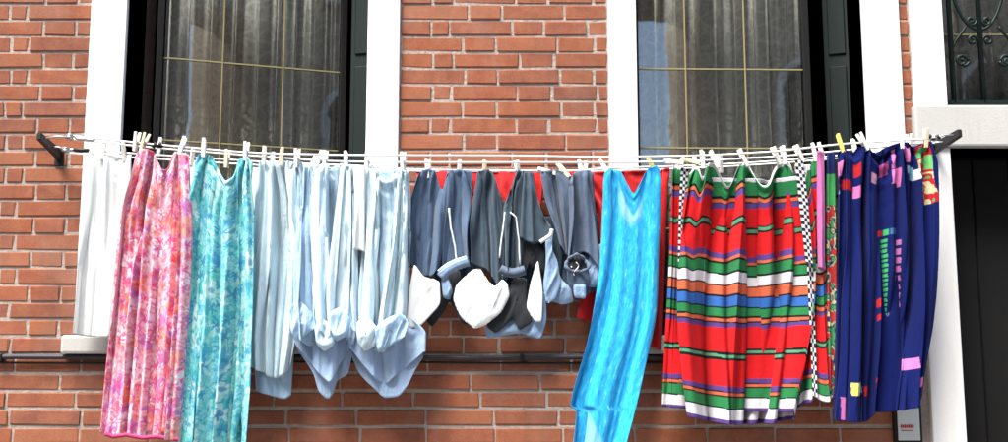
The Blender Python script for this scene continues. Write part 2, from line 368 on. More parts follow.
    return pos[..., 0].astype(float), pos[..., 1].astype(float), -pos[..., 2].astype(float)
def upsample(G, nr, nc):
    """Catmull-Rom resampling of a grid"""
    def ax(G, n):
        m = G.shape[0]; q = np.linspace(0, m - 1, n); i = np.clip(np.floor(q).astype(int), 0, m - 2); t = (q - i)[:, None]
        p0, p1, p2, p3 = G[np.maximum(i - 1, 0)], G[i], G[i + 1], G[np.minimum(i + 2, m - 1)]
        return .5 * (2 * p1 + (p2 - p0) * t + (2 * p0 - 5 * p1 + 4 * p2 - p3) * t ** 2 + (3 * p1 - p0 - 3 * p2 + p3) * t ** 3)
    return ax(ax(G, nr).T, nc).T

def foldfield(u, t, n, seed, drift):
    """irregular hanging folds: ridges of random width that fan, start and fade at different heights"""
    rg = np.random.RandomState(seed); K = max(2, int(round(n * 1.9))); d = np.zeros_like(u)
    for k in range(K):
        c0 = (k + .5 + rg.uniform(-.38, .38)) / K; c1 = c0 + rg.uniform(-.5, .5) / K + drift * .12 * rg.uniform(.3, 1)
        c = c0 * (1 - t) + c1 * t + .008 * np.sin(4 * t + rg.rand() * 6)
        w = (.16 + .42 * rg.rand()) / K * (.75 + .5 * t); am = rg.uniform(.45, 1.15); t0 = rg.uniform(-.5, .4) if rg.rand() < .6 else -1
        f = np.clip((t - t0) / .3, 0, 1); f = f * f * (3 - 2 * f)
        if rg.rand() < .3: g = np.clip((rg.uniform(.5, .9) - t) / .25, 0, 1); f = f * g * g * (3 - 2 * g)
        q = (u - c) / w; q = np.where(q > 0, q * rg.uniform(.7, 1.7), q * rg.uniform(.7, 1.7))
        d += am * f * np.exp(-np.abs(q) ** 1.7)
    return (d - .45) * 1.3 + .45 * np.sin(2 * np.pi * n * .31 * u + seed + .8 * t)

def cloth(name, mat, L, Rr, top, bot, d, n=4, amp=(.006, .03), seed=1, back=.05, top_back=None, bot_back=None, parent=None, res=1.6,
          drift=.5, wr=.004, col=None, lean=0.0, stripefix=0.0, pleats=(), fan=(), sim=None):
    """a hanging tube of fabric: front sheet u 0..1, back sheet returning behind it. L/R/top/bot are photo-pixel outlines
    (t,x),(t,x),(u,y),(u,y) taken at depth d in front of the wall; all thickness and folds are built in metres."""
    rg = random.Random(seed)
    w = max(x for _, x in Rr) - min(x for _, x in L); hgt = max(y for _, y in bot) - min(y for _, y in top)
    nu = int(max(14, w / res)); nv = int(max(12, hgt / (res * 1.25)))
    def sheet(u, t, topc, botc, sd, isback):
        px = curve(L, t) * (1 - u) + curve(Rr, t) * u; ty = curve(topc, u); by = curve(botc, u); py = ty * (1 - t) + by * t
        A = (amp[0] * (1 - t) + amp[1] * t) * 1.9
        dd = foldfield(u, t, n, sd, drift) * A
        for fpx, fk, fa, fs in fan:                                   # creases radiating from a clothespin
            fx_ = px - fpx; ph_ = np.arctan2(fx_, py - ty + 14.0); wt = np.exp(-(fx_ / (fs * (.45 + 1.1 * t))) ** 2)
            cr = np.cos(fk * ph_ + sd); dd = dd + fa * wt * np.sign(cr) * np.abs(cr) ** 1.4 * np.clip(t * 5, .2, 1) * (1.15 - .5 * t)
        if not isback:
            for pc, pw, pd in pleats: dd = dd - pd * np.exp(-np.abs((u - pc - .02 * np.sin(3 * t + pc * 9)) / (pw * (1.9 - 1.1 * t))) ** 1.5) * np.clip(t * 6, .15, 1)
        dd += wr * 2 * (vnoise(u * w / 8 + .4 * t * hgt / 40, t * hgt / 60, sd + 5) + .35 * vnoise(u * w / 5 + t * hgt / 25, t * hgt / 26, sd + 9))
        edge = np.clip(np.minimum(u, 1 - u) * 9, 0, 1) ** .5
        thick = .5 * back * edge * (.35 + .65 * np.clip(t * 4, 0, 1))
        x, y, z = P(px, py, d)
        sx = .7 * A * vnoise(u * n * 1.7 + 11, t * 2.2 + sd, sd + 2) * edge
        y = y - (thick + dd * edge) - lean * t if not isback else y + (thick + dd * .6 * edge) - lean * t
        return x + sx, y, z, px, py
    u = np.linspace(0, 1, nu + 1); t = np.linspace(0, 1, nv + 1); U, T = np.meshgrid(u, t)
    if sim:
        ppm = FPX / (-CAM.y - d) ; g_ = sim.get('gather', 1.6); cell = sim.get('cell', 2.3)
        mw = .5 * (curve(L, t).mean() + curve(L, t)[0]); wm = ((curve(Rr, t) - curve(L, t)).mean() * .5 + .5 * (Rr[0][1] - L[0][1])) / ppm; hm = hgt / ppm
        cols = int(max(16, wm * ppm * g_ / cell)); rows_ = int(max(14, hgt / (cell * 1.25)))
        sx_, sy_, sz_ = drape(wm, hm, g_, sim['pins'], seed, cols, rows_, sim.get('stiff', .06), sim.get('steps', 150), 7, -d + .03, sim.get('slack', 1.06))
        nu = int(nu * max(1, g_ * .9)); u = np.linspace(0, 1, nu + 1); U, T = np.meshgrid(u, t)
        sx_, sy_, sz_ = [upsample(a, nv + 1, nu + 1) for a in (sx_, sy_, sz_)]
        ker = np.ones(9) / 9; sm_ = lambda e: np.convolve(np.pad(e, 4, mode='edge'), ker, 'valid')
        xl, xr = sm_(sx_[:, :3].mean(1)), sm_(sx_[:, -3:].mean(1)); wd = np.maximum(xr - xl, .9 * wm); us = np.clip((sx_ - ((xl + xr) / 2)[:, None]) / wd[:, None] + .5, -.03, 1.03)
        ts = sz_ / sz_[-1].mean()
        def simsheet():
            tt = np.clip(ts, 0, 1); uu = np.clip(us, 0, 1)
            px = curve(L, tt) * (1 - us) + curve(Rr, tt) * us; ty = curve(top, uu); t0_ = min(q for _, q in top); ty = t0_ + (ty - t0_) * np.exp(-3.5 * tt); by = curve(bot, uu); py = ty * (1 - ts) + by * ts
            A = (amp[0] * (1 - tt) + amp[1] * tt) * 1.9 * sim.get('mix', .8); ex = foldfield(uu, tt, n, seed, drift) * A
            for pc, pw, pd in pleats: ex = ex - pd * np.exp(-np.abs((uu - pc - .02 * np.sin(3 * tt + pc * 9)) / (pw * (1.9 - 1.1 * tt))) ** 1.5) * np.clip(tt * 6, .15, 1)
            ex = ex * np.clip(np.minimum(uu, 1 - uu) * 9, 0, 1) ** .5
            x, y, z = P(px, py, d); y = y - ex - (sy_ - sy_.mean(0)[None, :] * .3) * sim.get('deep', 1.0) - .15 * back
            kw = max(3, int(nu * .10) | 1); uf = np.apply_along_axis(lambda e: np.convolve(np.pad(e, kw // 2, mode='edge'), np.ones(kw) / kw, 'valid'), 1, us)
            return x, y, z, curve(L, T) * (1 - uf) + curve(Rr, T) * uf, curve(top, U) * 0 + min(q for _, q in top) * (1 - T) + max(q for _, q in bot) * T
    fx = simsheet() if sim else sheet(U, T, top, bot, seed, False); bx = sheet(U[:, 1:-1][:, ::-1], T[:, 1:-1], top_back or top, bot_back or bot, seed + 31, True)
    X, Y, Z, PX, PY = [np.concatenate([a, b], 1) for a, b in zip(fx, bx)]
    UU = np.concatenate([U, U[:, 1:-1][:, ::-1]], 1); TT = np.concatenate([T, T[:, 1:-1]], 1)
    k = X.shape[1]; rows = nv + 1
    co = np.stack([X, Y, Z], -1).reshape(-1, 3)
    i = np.arange(rows - 1)[:, None] * k; j = np.arange(k)[None, :]; j2 = (j + 1) % k
    F = np.stack([i + j, i + k + j, i + k + j2, i + j2], -1).reshape(-1, 4)
    org = Vector(co.mean(0)); org.z = float(co[:, 2].min())
    if parent is None: co = co - np.array(org)
    me = bpy.data.meshes.new(name); me.vertices.add(len(co)); me.vertices.foreach_set('co', co.ravel())
    me.loops.add(F.size); me.loops.foreach_set('vertex_index', F.ravel()); me.polygons.add(len(F))
    me.polygons.foreach_set('loop_start', np.arange(len(F)) * 4); me.polygons.foreach_set('loop_total', np.full(len(F), 4))
    me.polygons.foreach_set('use_smooth', np.ones(len(F), bool)); me.update(); me.validate()
    uvl = me.uv_layers.new(name='UVMap'); uv = np.stack([UU.reshape(-1) * w * (sim.get('gather', 1) if sim else 1.0) / 250.0 + seed * .37, (1 - TT.reshape(-1)) * hgt / 250.0 + (np.arange(k) > nu)[None, :].repeat(rows, 0).reshape(-1) * 3.1], -1)
    uvl.data.foreach_set('uv', uv[F.ravel()].ravel())
    if col is not None:
        c = col(PX.reshape(-1), PY.reshape(-1) - (curve(top, UU) - min(y for _, y in top)).reshape(-1) * np.exp(-5 * TT.reshape(-1)) * stripefix, UU.reshape(-1), TT.reshape(-1), (np.arange(k) > nu)[None, :].repeat(rows, 0).reshape(-1))
        ca = me.color_attributes.new('print', 'FLOAT_COLOR', 'POINT'); ca.data.foreach_set('color', np.concatenate([c, np.ones((len(c), 1))], 1).ravel())
    o = link(name, me, mat, parent)
    if parent is None: setloc(o, org)
    sm = o.modifiers.new('thickness', 'SOLIDIFY'); sm.thickness = .0012; sm.offset = 0
    return o

def pouch(name, mat, poly, d, parent=None, bulge=.02, seed=1, nr=9, wr=.005, sub=5, centre=None):
    """a small closed bag of fabric with the given photo-pixel outline at depth d (pockets, shirt tails, turned-out linings)"""
    pts = []
    m = len(poly)
    for a in range(m):
        p0, p1 = np.array(poly[a], float), np.array(poly[(a + 1) % m], float)
        for q in range(sub): pts.append(p0 + (p1 - p0) * q / sub)
    pts = np.array(pts); kk = len(pts)
    for _ in range(1): pts = .25 * np.roll(pts, 1, 0) + .5 * pts + .25 * np.roll(pts, -1, 0)
    c = np.array(centre, float) if centre else pts.mean(0)
    verts = []; faces = []
    def ring(r, side):
        q = c + (pts - c) * r
        x, y, z = P(q[:, 0], q[:, 1], d)
        ang = np.arctan2(q[:, 1] - c[1] + 40, q[:, 0] - c[0])
        rid = 1 - 2 * np.abs(vnoise(ang * 3.2 + seed, q[:, 1] / 45, seed) * 2) + .8 * (1 - 2 * np.abs(vnoise(q[:, 0] / 7 + q[:, 1] / 16 + side * 9, q[:, 1] / 40 - q[:, 0] / 40, seed + 3) * 2)) + .12 * vnoise(q[:, 0] / 3, q[:, 1] / 4, seed + 6)
        wq = wr * 1.15 * rid * (1 - r ** 6)
        y = y - side * (bulge * .32 * max(0, 1 - r ** 4)) - wq
        return np.stack([x, y, z], -1)
    nr = nr * 2; rs = [i / nr for i in range(1, nr + 1)]
    verts.append(np.array([np.array(P(c[0], c[1], d)) - np.array([0, bulge * .32, 0])]))
    for r in rs: verts.append(ring(r, 1))
    for r in rs[-2::-1]: verts.append(ring(r, -1))
    verts.append(np.array([np.array(P(c[0], c[1], d)) + np.array([0, bulge * .32, 0])]))
    co = np.concatenate(verts, 0); nring = 2 * nr - 1
    faces += [(0, 1 + (i + 1) % kk, 1 + i) for i in range(kk)]
    for a in range(nring - 1):
        b0 = 1 + a * kk; b1 = b0 + kk
        faces += [(b0 + i, b0 + (i + 1) % kk, b1 + (i + 1) % kk, b1 + i) for i in range(kk)]
    last = len(co) - 1; b0 = 1 + (nring - 1) * kk
    faces += [(b0 + i, b0 + (i + 1) % kk, last) for i in range(kk)]
    me = bpy.data.meshes.new(name); me.from_pydata([tuple(v) for v in co], [], faces)
    bm = bmesh.new(); bm.from_mesh(me); bmesh.ops.recalc_face_normals(bm, faces=bm.faces); bm.to_mesh(me); bm.free()
    return link(name, me, mat, parent, True)

def ribbon(name, mat, pts, d, wpx, parent, thick=.0016):
    """a flat band (piping, cuff, trim) following photo-pixel points at depth d"""
    mb = MB(); vs = [V(x, y, dd) for x, y, dd in [(p[0], p[1], p[2] if len(p) > 2 else d) for p in pts]]
    w = wpx / 230.0
    fine = []
    for a, b in zip(vs[:-1], vs[1:]): fine += [a.lerp(b, q / 4) for q in range(4)]
    fine.append(vs[-1])
    rows = []
    for i, p in enumerate(fine):
        t = (fine[min(i + 1, len(fine) - 1)] - fine[max(i - 1, 0)]).normalized(); nrm = Vector((t.z, 0, -t.x)).normalized()
        jit = math.sin(i * 2.1) * .0006
        rows.append([p + nrm * (w / 2 + jit) + Vector((0, thick / 2, 0)), p + Vector((0, -thick, 0)), p - nrm * (w / 2 - jit) + Vector((0, thick / 2, 0)), p + Vector((0, thick, 0))])
    n = 4
    for r_ in rows: mb.v += [tuple(q) for q in r_]
    for i in range(len(rows) - 1):
        mb.f += [(i * n + j, i * n + (j + 1) % n, (i + 1) * n + (j + 1) % n, (i + 1) * n + j) for j in range(n)]
    mb.f += [(0, 1, 2, 3), tuple((len(rows) - 1) * n + j for j in range(n))]
    return mb.build(name, mat, parent, smooth=True)

# ------------------------------------------------------------------ the setting: paving
gm = MB().box(-60, 60, -80, .9, -.2, 0).build('pavement', M['pave']); tag(gm, kind='structure')

# ------------------------------------------------------------------ the house
X = lambda px, py=150: float(P(px, py, 0)[0]); Zz = lambda py, px=504: float(P(px, py, 0)[2])
W1 = (X(91, 40), X(127, 40), X(368, 40), X(400, 40)); W2 = (X(608, 40), X(636, 40), X(862, 40), X(901, 80))
DJ = (X(910, 40), X(943, 60), X(1008 + 190, 100)); DJ = (DJ[0], DJ[1], DJ[1] + 1.06)
ZS0, ZS1 = Zz(354), Zz(335)          # window sill
ZT = 4.40                            # window head, above the frame
ZL0, ZL1 = Zz(148), Zz(107)          # door lintel
ZC = ZS0 - .004
TOPZ = 5.2; XL, XR = -5.0, 5.0; DEP = .40
house = empty('brick_house', (0, 0, 0))
tag(house, 'red brick house wall with white stone window surrounds and dark doorway', 'house')
wall = MB()
BF = .0050                            # mortar face lies this far behind the brick faces
for x0, x1, z0, z1 in ((XL, W1[1], ZS0, TOPZ), (W1[2], W2[1], ZS0, TOPZ), (W2[2], DJ[1], ZS0, TOPZ), (W1[1], W1[2], ZT, TOPZ), (W2[1], W2[2], ZT, TOPZ),
                       (XL, DJ[1], 0, ZS0), (DJ[2], XR, 0, TOPZ), (DJ[1], DJ[2], ZT, TOPZ), (DJ[1], DJ[2], ZL0, ZL1)):
    wall.box(x0, x1, BF, DEP, z0, z1)
wall = wall.build('wall', M['mortar'], house)

# bricks: shared meshes, each brick an object under the wall
rgb = random.Random(4)
def brick_mesh(l, h, seed):
    r = random.Random(seed); bm = bmesh.new(); bmesh.ops.create_cube(bm, size=1)
    for v in bm.verts: v.co = Vector((v.co.x * l, v.co.y * .05, v.co.z * h))
    bmesh.ops.bevel(bm, geom=bm.edges[:], offset=.0038, segments=1, affect='EDGES', profile=.6)
    for v in bm.verts:
        v.co += Vector((r.uniform(-.0035, .0035), r.uniform(-.0012, .0012), r.uniform(-.0028, .0028)))
    bmesh.ops.recalc_face_normals(bm, faces=bm.faces)
    me = bpy.data.meshes.new('brick'); bm.to_mesh(me); bm.free(); me.materials.append(M['brick'])
    return me
BR = []                              # (x0, x1, z0, z1)
JT = .0115
def course(x0, x1, z0, z1, seq, fromright=False):
    x = x1 if fromright else x0; i = 0
    while (x > x0 + .02) if fromright else (x < x1 - .02):
        l = seq[min(i, len(seq) - 1)] if i < len(seq) else seq[-2 + (i - len(seq)) % 2]
        l *= rgb.uniform(.93, 1.05)
        if fromright:
            a = max(x0, x - l)
            if a - x0 < .05: a = x0
            BR.append((a + JT / 2, x - JT / 2, z0, z1)); x = a
        else:
            b = min(x1, x + l)
            if x1 - b < .05: b = x1
            BR.append((x + JT / 2, b - JT / 2, z0, z1)); x = b
        i += 1
PITCHZ = (Zz(37.4) - Zz(37.4 + 16.65 * 17)) / 17.0
ztop = Zz(37.4) + PITCHZ * 30; r = 0
while ztop - r * PITCHZ > ZS0 + .03:
    z1 = ztop - r * PITCHZ; z0 = max(z1 - PITCHZ + JT, ZS0 + JT * .5); odd = r % 2
    if z1 < TOPZ - .01:
        course(XL, W1[0], z0, z1, [.075, .150, .285, .15, .29, .148] if odd else [.297, .080, .285, .15, .29, .15], True)
        course(W1[3], W2[0], z0, z1, [.150, .092, .302, .156, .22] if odd else [.308, .158, .310, .17, .20])
        if DJ[0] - W2[3] > .03: BR.append((W2[3] + .004, DJ[0] - .004, z0, z1))
        if z0 > ZT + .2:
            course(W1[0], W1[3], z0, z1, [.15, .297] if odd else [.297, .15]); course(W2[0], W2[3], z0, z1, [.15, .297] if odd else [.297, .15])
        course(DJ[2] + .15, XR, z0, z1, [.15, .297] if odd else [.297, .15])
    r += 1
PL = .0785; r = 0
while ZC - r * PL > .03:
    z1 = ZC - r * PL - .012; z0 = max(z1 - PL + .015, .004)
    off = (.0, .17)[r % 2] + rgb.uniform(-.03, .03)
    x = XL + .2 * off
    course(XL, X(905, 400), z0, z1, [.15 + off, .31, .31] if r % 2 else [.31 + off * .4, .315, .31])
    BR.append((X(917, 430), DJ[0] + X(932, 400) - X(932, 400) - .004, z0, z1)) if False else None
    course(DJ[2] + .15, XR, z0, z1, [.15, .297] if r % 2 else [.297, .30])
    r += 1
cache = {}
def bmesh_for(l, h):
    key = (round(l / .03), round(h / .01)); lst = cache.setdefault(key, [])
    if len(lst) < 4: lst.append(brick_mesh(round(l / .03) * .03, h, len(cache) * 9 + len(lst))); return lst[-1]
    return lst[rgb.randrange(4)]
def inview(b):
    c = Vector(((b[0] + b[1]) / 2, 0, (b[2] + b[3]) / 2)); x, y = project(c)
    if not (-20 < x < 1028 and -8 < y < 450): return -1
    hid = (250 < x < 420 and 165 < y < 340) or (440 < x < 600 and 175 < y < 270) or (610 < x < 830 and 160 < y < 395)
    return (b[1] - b[0]) * (0.02 if hid else 1)
order = sorted(range(len(BR)), key=lambda i: -inview(BR[i]))
single = set(i for i in order[:298] if inview(BR[i]) > 0)
rest_v, rest_f = [], []
for i, (x0, x1, z0, z1) in enumerate(BR):
    l, h = x1 - x0, z1 - z0
    me = bmesh_for(l, h); sx = l / (max(1, round(l / .03)) * .03)
    dy = rgb.uniform(-.0025, .0035); rot = rgb.uniform(-.006, .006); loc = Vector(((x0 + x1) / 2, .025 + dy, (z0 + z1) / 2))
    if i in single:
        o = bpy.data.objects.new('brick', me); COL.objects.link(o); o.parent = wall; o.location = loc; o.rotation_euler = (rgb.uniform(-.01, .01), rot, rgb.uniform(-.006, .006)); o.scale = (sx, 1, 1)
    else:
        n = len(rest_v)
        for v in me.vertices: rest_v.append((loc.x + v.co.x * sx, loc.y + v.co.y, loc.z + v.co.z))
        for p in me.polygons: rest_f.append(tuple(n + q for q in p.vertices))
rm = bpy.data.meshes.new('bricks'); rm.from_pydata(rest_v, [], rest_f)
tag(link('bricks', rm, M['brick'], wall), kind='stuff')

# dressed stone
PR = -.022
def stone(name, x0, x1, z0, z1, y0=PR, y1=.26, mat='stone', bev=.006):
    return MB().box(x0, x1, y0, y1, z0, z1).build(name, M[mat], house, bev, 2)
for w in (W1, W2):
    stone('window_jamb', w[0], w[1], ZS1, ZT); stone('window_jamb', w[2], w[3], ZS1, ZT)
    stone('window_lintel', w[0], w[3], ZT + .003, ZT + .2)
    stone('window_sill', w[0] - .045, w[3] + .045, ZS0, ZS1 - .002, PR - .028, .30, 'sill', .012)
stone('door_jamb', DJ[0], DJ[1], 0.004, ZL0 - .003, PR - .004, .26)
stone('door_jamb', DJ[2], DJ[2] + .15, 0.004, ZL0 - .003, PR - .004, .26)
stone('door_lintel', DJ[0] - .012, DJ[2] + .16, ZL0, ZL1, PR - .022, .262, 'sill', .01)
stone('transom_jamb', DJ[0] + .004, DJ[1] + .002, ZL1 + .003, ZT); stone('transom_jamb', DJ[2], DJ[2] + .15, ZL1 + .003, ZT)
stone('transom_lintel', DJ[0], DJ[2] + .15, ZT + .003, ZT + .2)
# door of dark vertical boards
door = MB().box(DJ[1] + .002, DJ[2] - .002, .20, .24, .01, ZL0 - .005).build('door', M['dark'], house)
nb = 6; bw = (DJ[2] - DJ[1] - .02) / nb
for i in range(nb):
    MB().box(DJ[1] + .01 + i * bw + .004, DJ[1] + .01 + (i + 1) * bw - .004, .183, .199, .02, ZL0 - .02).build('board', M['dark'], door, .004)
MB().tube([(DJ[1] + .12, .182, 1.05), (DJ[1] + .12, .13, 1.05), (DJ[1] + .21, .13, 1.05)], .011).build('handle', M['black'], door, smooth=True)
# dim rooms behind
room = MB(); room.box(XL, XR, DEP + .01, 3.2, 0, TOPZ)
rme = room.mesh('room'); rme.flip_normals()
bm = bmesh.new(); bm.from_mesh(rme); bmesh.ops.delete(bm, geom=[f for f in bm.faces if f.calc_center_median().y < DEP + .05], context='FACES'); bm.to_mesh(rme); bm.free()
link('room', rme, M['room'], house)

# ---- casement leaves: frame, brass glazing bars, glass panes, lace behind
def leaf(name, origin, ang, width, zb, zt, cols, zbars, framew=.032, grille=False):
    """a casement hinged at origin (x,y), turned by ang into the room"""
    ca, sa = math.cos(ang), math.sin(ang)
    def tr(me):
        me.transform(Matrix.Translation((origin[0], origin[1], 0)) @ Matrix.Rotation(ang, 4, 'Z')); return me
    f = MB(); f.box(-framew, 0, -.02, .025, zb, zt).box(width, width + framew, -.02, .025, zb, zt).box(0, width, -.019, .024, zb, zb + framew).box(0, width, -.019, .024, zt - framew, zt)
    fr = link(name, tr(f.mesh(name, .003)), M['dark'], house)
    xs = [0] + cols + [width]; zs = [zb + framew] + [z for z in zbars if zb + .05 < z < zt - .05] + [zt - framew]
    for c in cols: link('glazing_bar', tr(MB().box(c - .0036, c + .0036, -.009, .009, zb + framew, zt - framew).mesh('glazing_bar', .001)), M['brass'], fr)
    for z in zs[1:-1]: link('glazing_bar', tr(MB().box(.001, width - .001, -.0065, .0065, z - .0036, z + .0036).mesh('glazing_bar', .001)), M['brass'], fr)
    for i in range(len(xs) - 1):
        for j in range(len(zs) - 1):
            link('pane', tr(MB().box(xs[i] + .0048, xs[i + 1] - .0048, -.002, .002, zs[j] + .0048, zs[j + 1] - .0048).mesh('pane')), M['glass'], fr)
    return fr
def lace(x0, x1, yb, zb, zt, ang, label, seed, n=9):
    k = 260; rows = 2; verts = []; faces = []; uvs = []
    ca, sa = math.cos(ang), math.sin(ang); rg = random.Random(seed); ph = [rg.random() * 6.28 for _ in range(4)]
    for j in range(rows):
        z = zb if j == 0 else zt
        for i in range(k + 1):
            u = i / k; a = 2 * math.pi * n * (u + .03 * math.sin(5 * u + ph[0]))
            dx = u * (x1 - x0) + .012 * math.cos(a); dy = .018 * math.sin(a) + .020 * math.sin(.43 * a + ph[2]) + .014 * math.sin(1.7 * a + ph[1]) * (1 - .3 * j)
            verts.append((dx * ca - dy * sa, dx * sa + dy * ca, z - zb)); uvs.append((u * (x1 - x0) * 1.5, z))
    for i in range(k): faces.append((i, i + 1, k + 2 + i, k + 1 + i))
    me = bpy.data.meshes.new('lace_curtain'); me.from_pydata(verts, [], faces)
    uv = me.uv_layers.new(name='UVMap')
    for lp in me.loops: uv.data[lp.index].uv = uvs[lp.vertex_index]
    o = link('lace_curtain', me, M['lace'], None, True); o.location = (x0, yb, zb); tag(o, label, 'curtain', 'lace curtains in the windows')
    s = o.modifiers.new('thickness', 'SOLIDIFY'); s.thickness = .0008
    return o
zb_ = ZS1 + .01
YR = .07
# left window: leaf hinged on the left, swung inward
d0 = -YR - .02
ax, ay, az = V(162, 58, d0); 
ANG1 = R(18)
z58 = az; z140 = V(165, 140, d0).z; sp = (z58 - z140)
zb1 = [z58 + sp * i for i in (2, 1, 0, -1, -2, -3, -4)]
lf = leaf('casement_window', (ax + .006, -d0), ANG1, .845, zb_, ZT - .01, [.275, .565], zb1)
lace(ax + .01, ax + .86, -d0 + .06, zb_ + .02, ZT - .05, ANG1, 'pale lace curtain behind the casement that stands ajar', 3)
# right window: leaf closed
d0 = -YR
bx0 = V(630, 69, d0); z69 = bx0.z; sp = z69 - V(640, 148, d0).z
bl = V(640, 69, d0).x; wR = V(806, 69, d0).x - bl
leaf('casement_window', (bl - .01, -d0), R(1.5), wR, zb_, ZT - .01, [V(685, 69, d0).x - bl + .012, V(745, 69, d0).x - bl + .012], [z69 + sp * i for i in (2, 1, 0, -1, -2, -3, -4)])
lace(bl, bl + wR - .01, -d0 + .06, zb_ + .02, ZT - .05, R(1.5), 'grey lace curtain behind the closed casement above the striped skirt', 8)
# dark green shutters folded inside the reveals
def shutter(x0, x1, y0, y1):
    t = Vector((x1 - x0, y1 - y0, 0)); s = MB().bar((x0, y0, zb_), (x0, y0, zb_ + .001), .01, .01)
    f = MB(); a = math.atan2(t.y, t.x); ln = t.length
    f.box(0, ln, 0, .03, zb_, ZT - .01)
    me = f.mesh('shutter', .003); T = Matrix.Translation((x0, y0, 0)) @ Matrix.Rotation(a, 4, 'Z'); me.transform(T)
    s = link('shutter', me, M['green'], house)
    for z0, z1 in ((zb_ + .06, 2.4), (2.46, 3.1), (3.16, ZT - .08)):
        g = MB().box(ln * .18, ln * .82, -.008, -.0005, z0, z1).mesh('shutter_panel', .004); g.transform(T); link('shutter_panel', g, M['green'], s)
shutter(V(350, 40, -.2).x, W1[2] + .01, .235, .20)
shutter(V(826, 40, -.2).x, W2[2] + .01, .245, .20)
shutter(W1[1] - .01, V(134, 40, -.2).x, .2, .25)
# window above the door: glass, lace and wrought grille
d0 = -.20
tb = leaf('transom_window', (DJ[1] + .035, .20), 0, DJ[2] - DJ[1] - .07, ZL1 + .012, ZT - .01, [.24, .50, .75], [V(960, 35, d0).z, V(960, 35, d0).z + .38])
lace(DJ[1] + .03, DJ[2] - .03, .27, ZL1 + .03, ZT - .05, 0, 'lace curtain behind the wrought iron grille over the door', 12, 7)
gy = .07
gz0 = ZL1 + .035
g = MB().box(DJ[1] + .003, DJ[2] - .003, gy - .012, gy + .012, gz0 - .012, gz0 + .012).build('window_grille', M['iron'], house)
gx = [X(958, 60), X(988, 60), X(1024, 60)]; st = gx[1] - gx[0]; gx += [gx[-1] + st * 1.1, gx[-1] + st * 2.2, gx[-1] + st * 3.3]
def spiral(cx, cz, r0, turns, a0, sgn, n=26):
    return [Vector((cx + math.cos(a0 + sgn * 2 * math.pi * turns * i / n) * r0 * (1 - .82 * i / n), gy, cz + math.sin(a0 + sgn * 2 * math.pi * turns * i / n) * r0 * (1 - .82 * i / n))) for i in range(n + 1)]
def bez(p0, p1, p2, p3, n=16):
    out = []
    for i in range(n + 1):
        t = i / n; w = ((1 - t) ** 3, 3 * t * (1 - t) ** 2, 3 * t * t * (1 - t), t ** 3)
        out.append(Vector((sum(w[k] * (p0, p1, p2, p3)[k][0] for k in range(4)), gy, sum(w[k] * (p0, p1, p2, p3)[k][1] for k in range(4)))))
    return out
def scroll(pts, r=.008):
    if min(p.x for p in pts) < DJ[1] + .004 or max(p.x for p in pts) > DJ[2] - .004: return
    MB().tube(pts, r, 7).build('scroll', M['iron'], g, smooth=True)
for i, x in enumerate(gx):
    if x > DJ[2] - .03: break
    MB().tube([(x, gy, gz0), (x, gy, ZT - .005)], .013).build('grille_bar', M['iron'], g, smooth=True)
    for up in (0, .62):
        if i % 2 == 0:
            z0 = Zz(57) + up
            for sd in (-1, 1):
                scroll(spiral(x + sd * .047, z0, .032, 1.3, 0 if sd > 0 else math.pi, sd))
                scroll(spiral(x + sd * .047, z0, .036, .5, 0 if sd > 0 else math.pi, -sd, 10)[:5])
                scroll(bez((x + sd * .006, Zz(48) + up), (x + sd * .01, Zz(36) + up), (x + sd * .045, Zz(33) + up), (x + sd * .075, Zz(22) + up)), .0065)
        else:
            for zc in (Zz(16) + up, Zz(36) + up):
                for sd in (-1, 1):
                    scroll(spiral(x + sd * .036, zc, .025, 1.3, math.pi if sd > 0 else 0, sd if zc > Zz(26) + up else -sd))
            for sd in (-1, 1):
                scroll(bez((x + sd * .008, Zz(25) + up), (x + sd * .06, Zz(24) + up), (x + sd * .10, Zz(8) + up), (x + sd * .125, Zz(-14) + up)), .0075)
# ---- small letter plate on the brick beside the door
pl = empty('letter_box', V(905, 442)); tag(pl, 'narrow grey metal letter box with red lettering beside the door jamb', 'letter box')
pl.matrix_world = Matrix.Translation(pl.location)
px0, px1 = X(895, 425), X(917, 425); pz1, pz0 = Zz(398), Zz(440)
MB().box(px0 - .012, px1 + .012, -.03, .012, pz0 - .012, pz1 + .012).build('case', M['black'], pl, .004, 2)
MB().box(px0, px1, -.036, -.0305, pz0, pz1).build('front_plate', M['plate'], pl, .003, 2)
zt_ = Zz(426); wq = (px1 - px0) * .62 / 7
for i in range(7):
    hh = (.016, .014, .016, .012, .016, .015, .013)[i]
    MB().box(px0 + .012 + i * wq, px0 + .012 + i * wq + wq * .72, -.0375, -.0362, zt_ - hh / 2, zt_ + hh / 2).build('letter', M['redprint'], pl)
MB().box(px0 + .012, px1 - .03, -.0372, -.0362, zt_ - .02, zt_ - .0165).build('underline', M['redprint'], pl)
# ---- cable run along the wall
zc = Zz(357.6); cb = MB()
cb.tube([(XL + i * .35, -.020 + .002 * math.sin(i * 2.3), zc + .004 * math.sin(i * 1.7)) for i in range(int((X(890, 357) - XL) / .35) + 1)], .0115, 8)
co_ = cb.build('wall_cable', M['cable'], None, smooth=True); tag(co_, 'dark cable conduit running level along the brick under the window sills', 'cable')
for i, x in enumerate(np.arange(-4.6, X(880, 357), .78)):
    MB().box(x - .008, x + .008, -.036, .004, zc - .017, zc + .017).build('clip', M['black'], co_, .002)
cb2 = MB().tube([(XL + i * .35, -.012, zc - .022 + .003 * math.sin(i * 1.1 + 1)) for i in range(int((X(890, 357) - XL) / .35) + 1)], .005, 6).build('thin_wire', M['black'], co_, smooth=True)

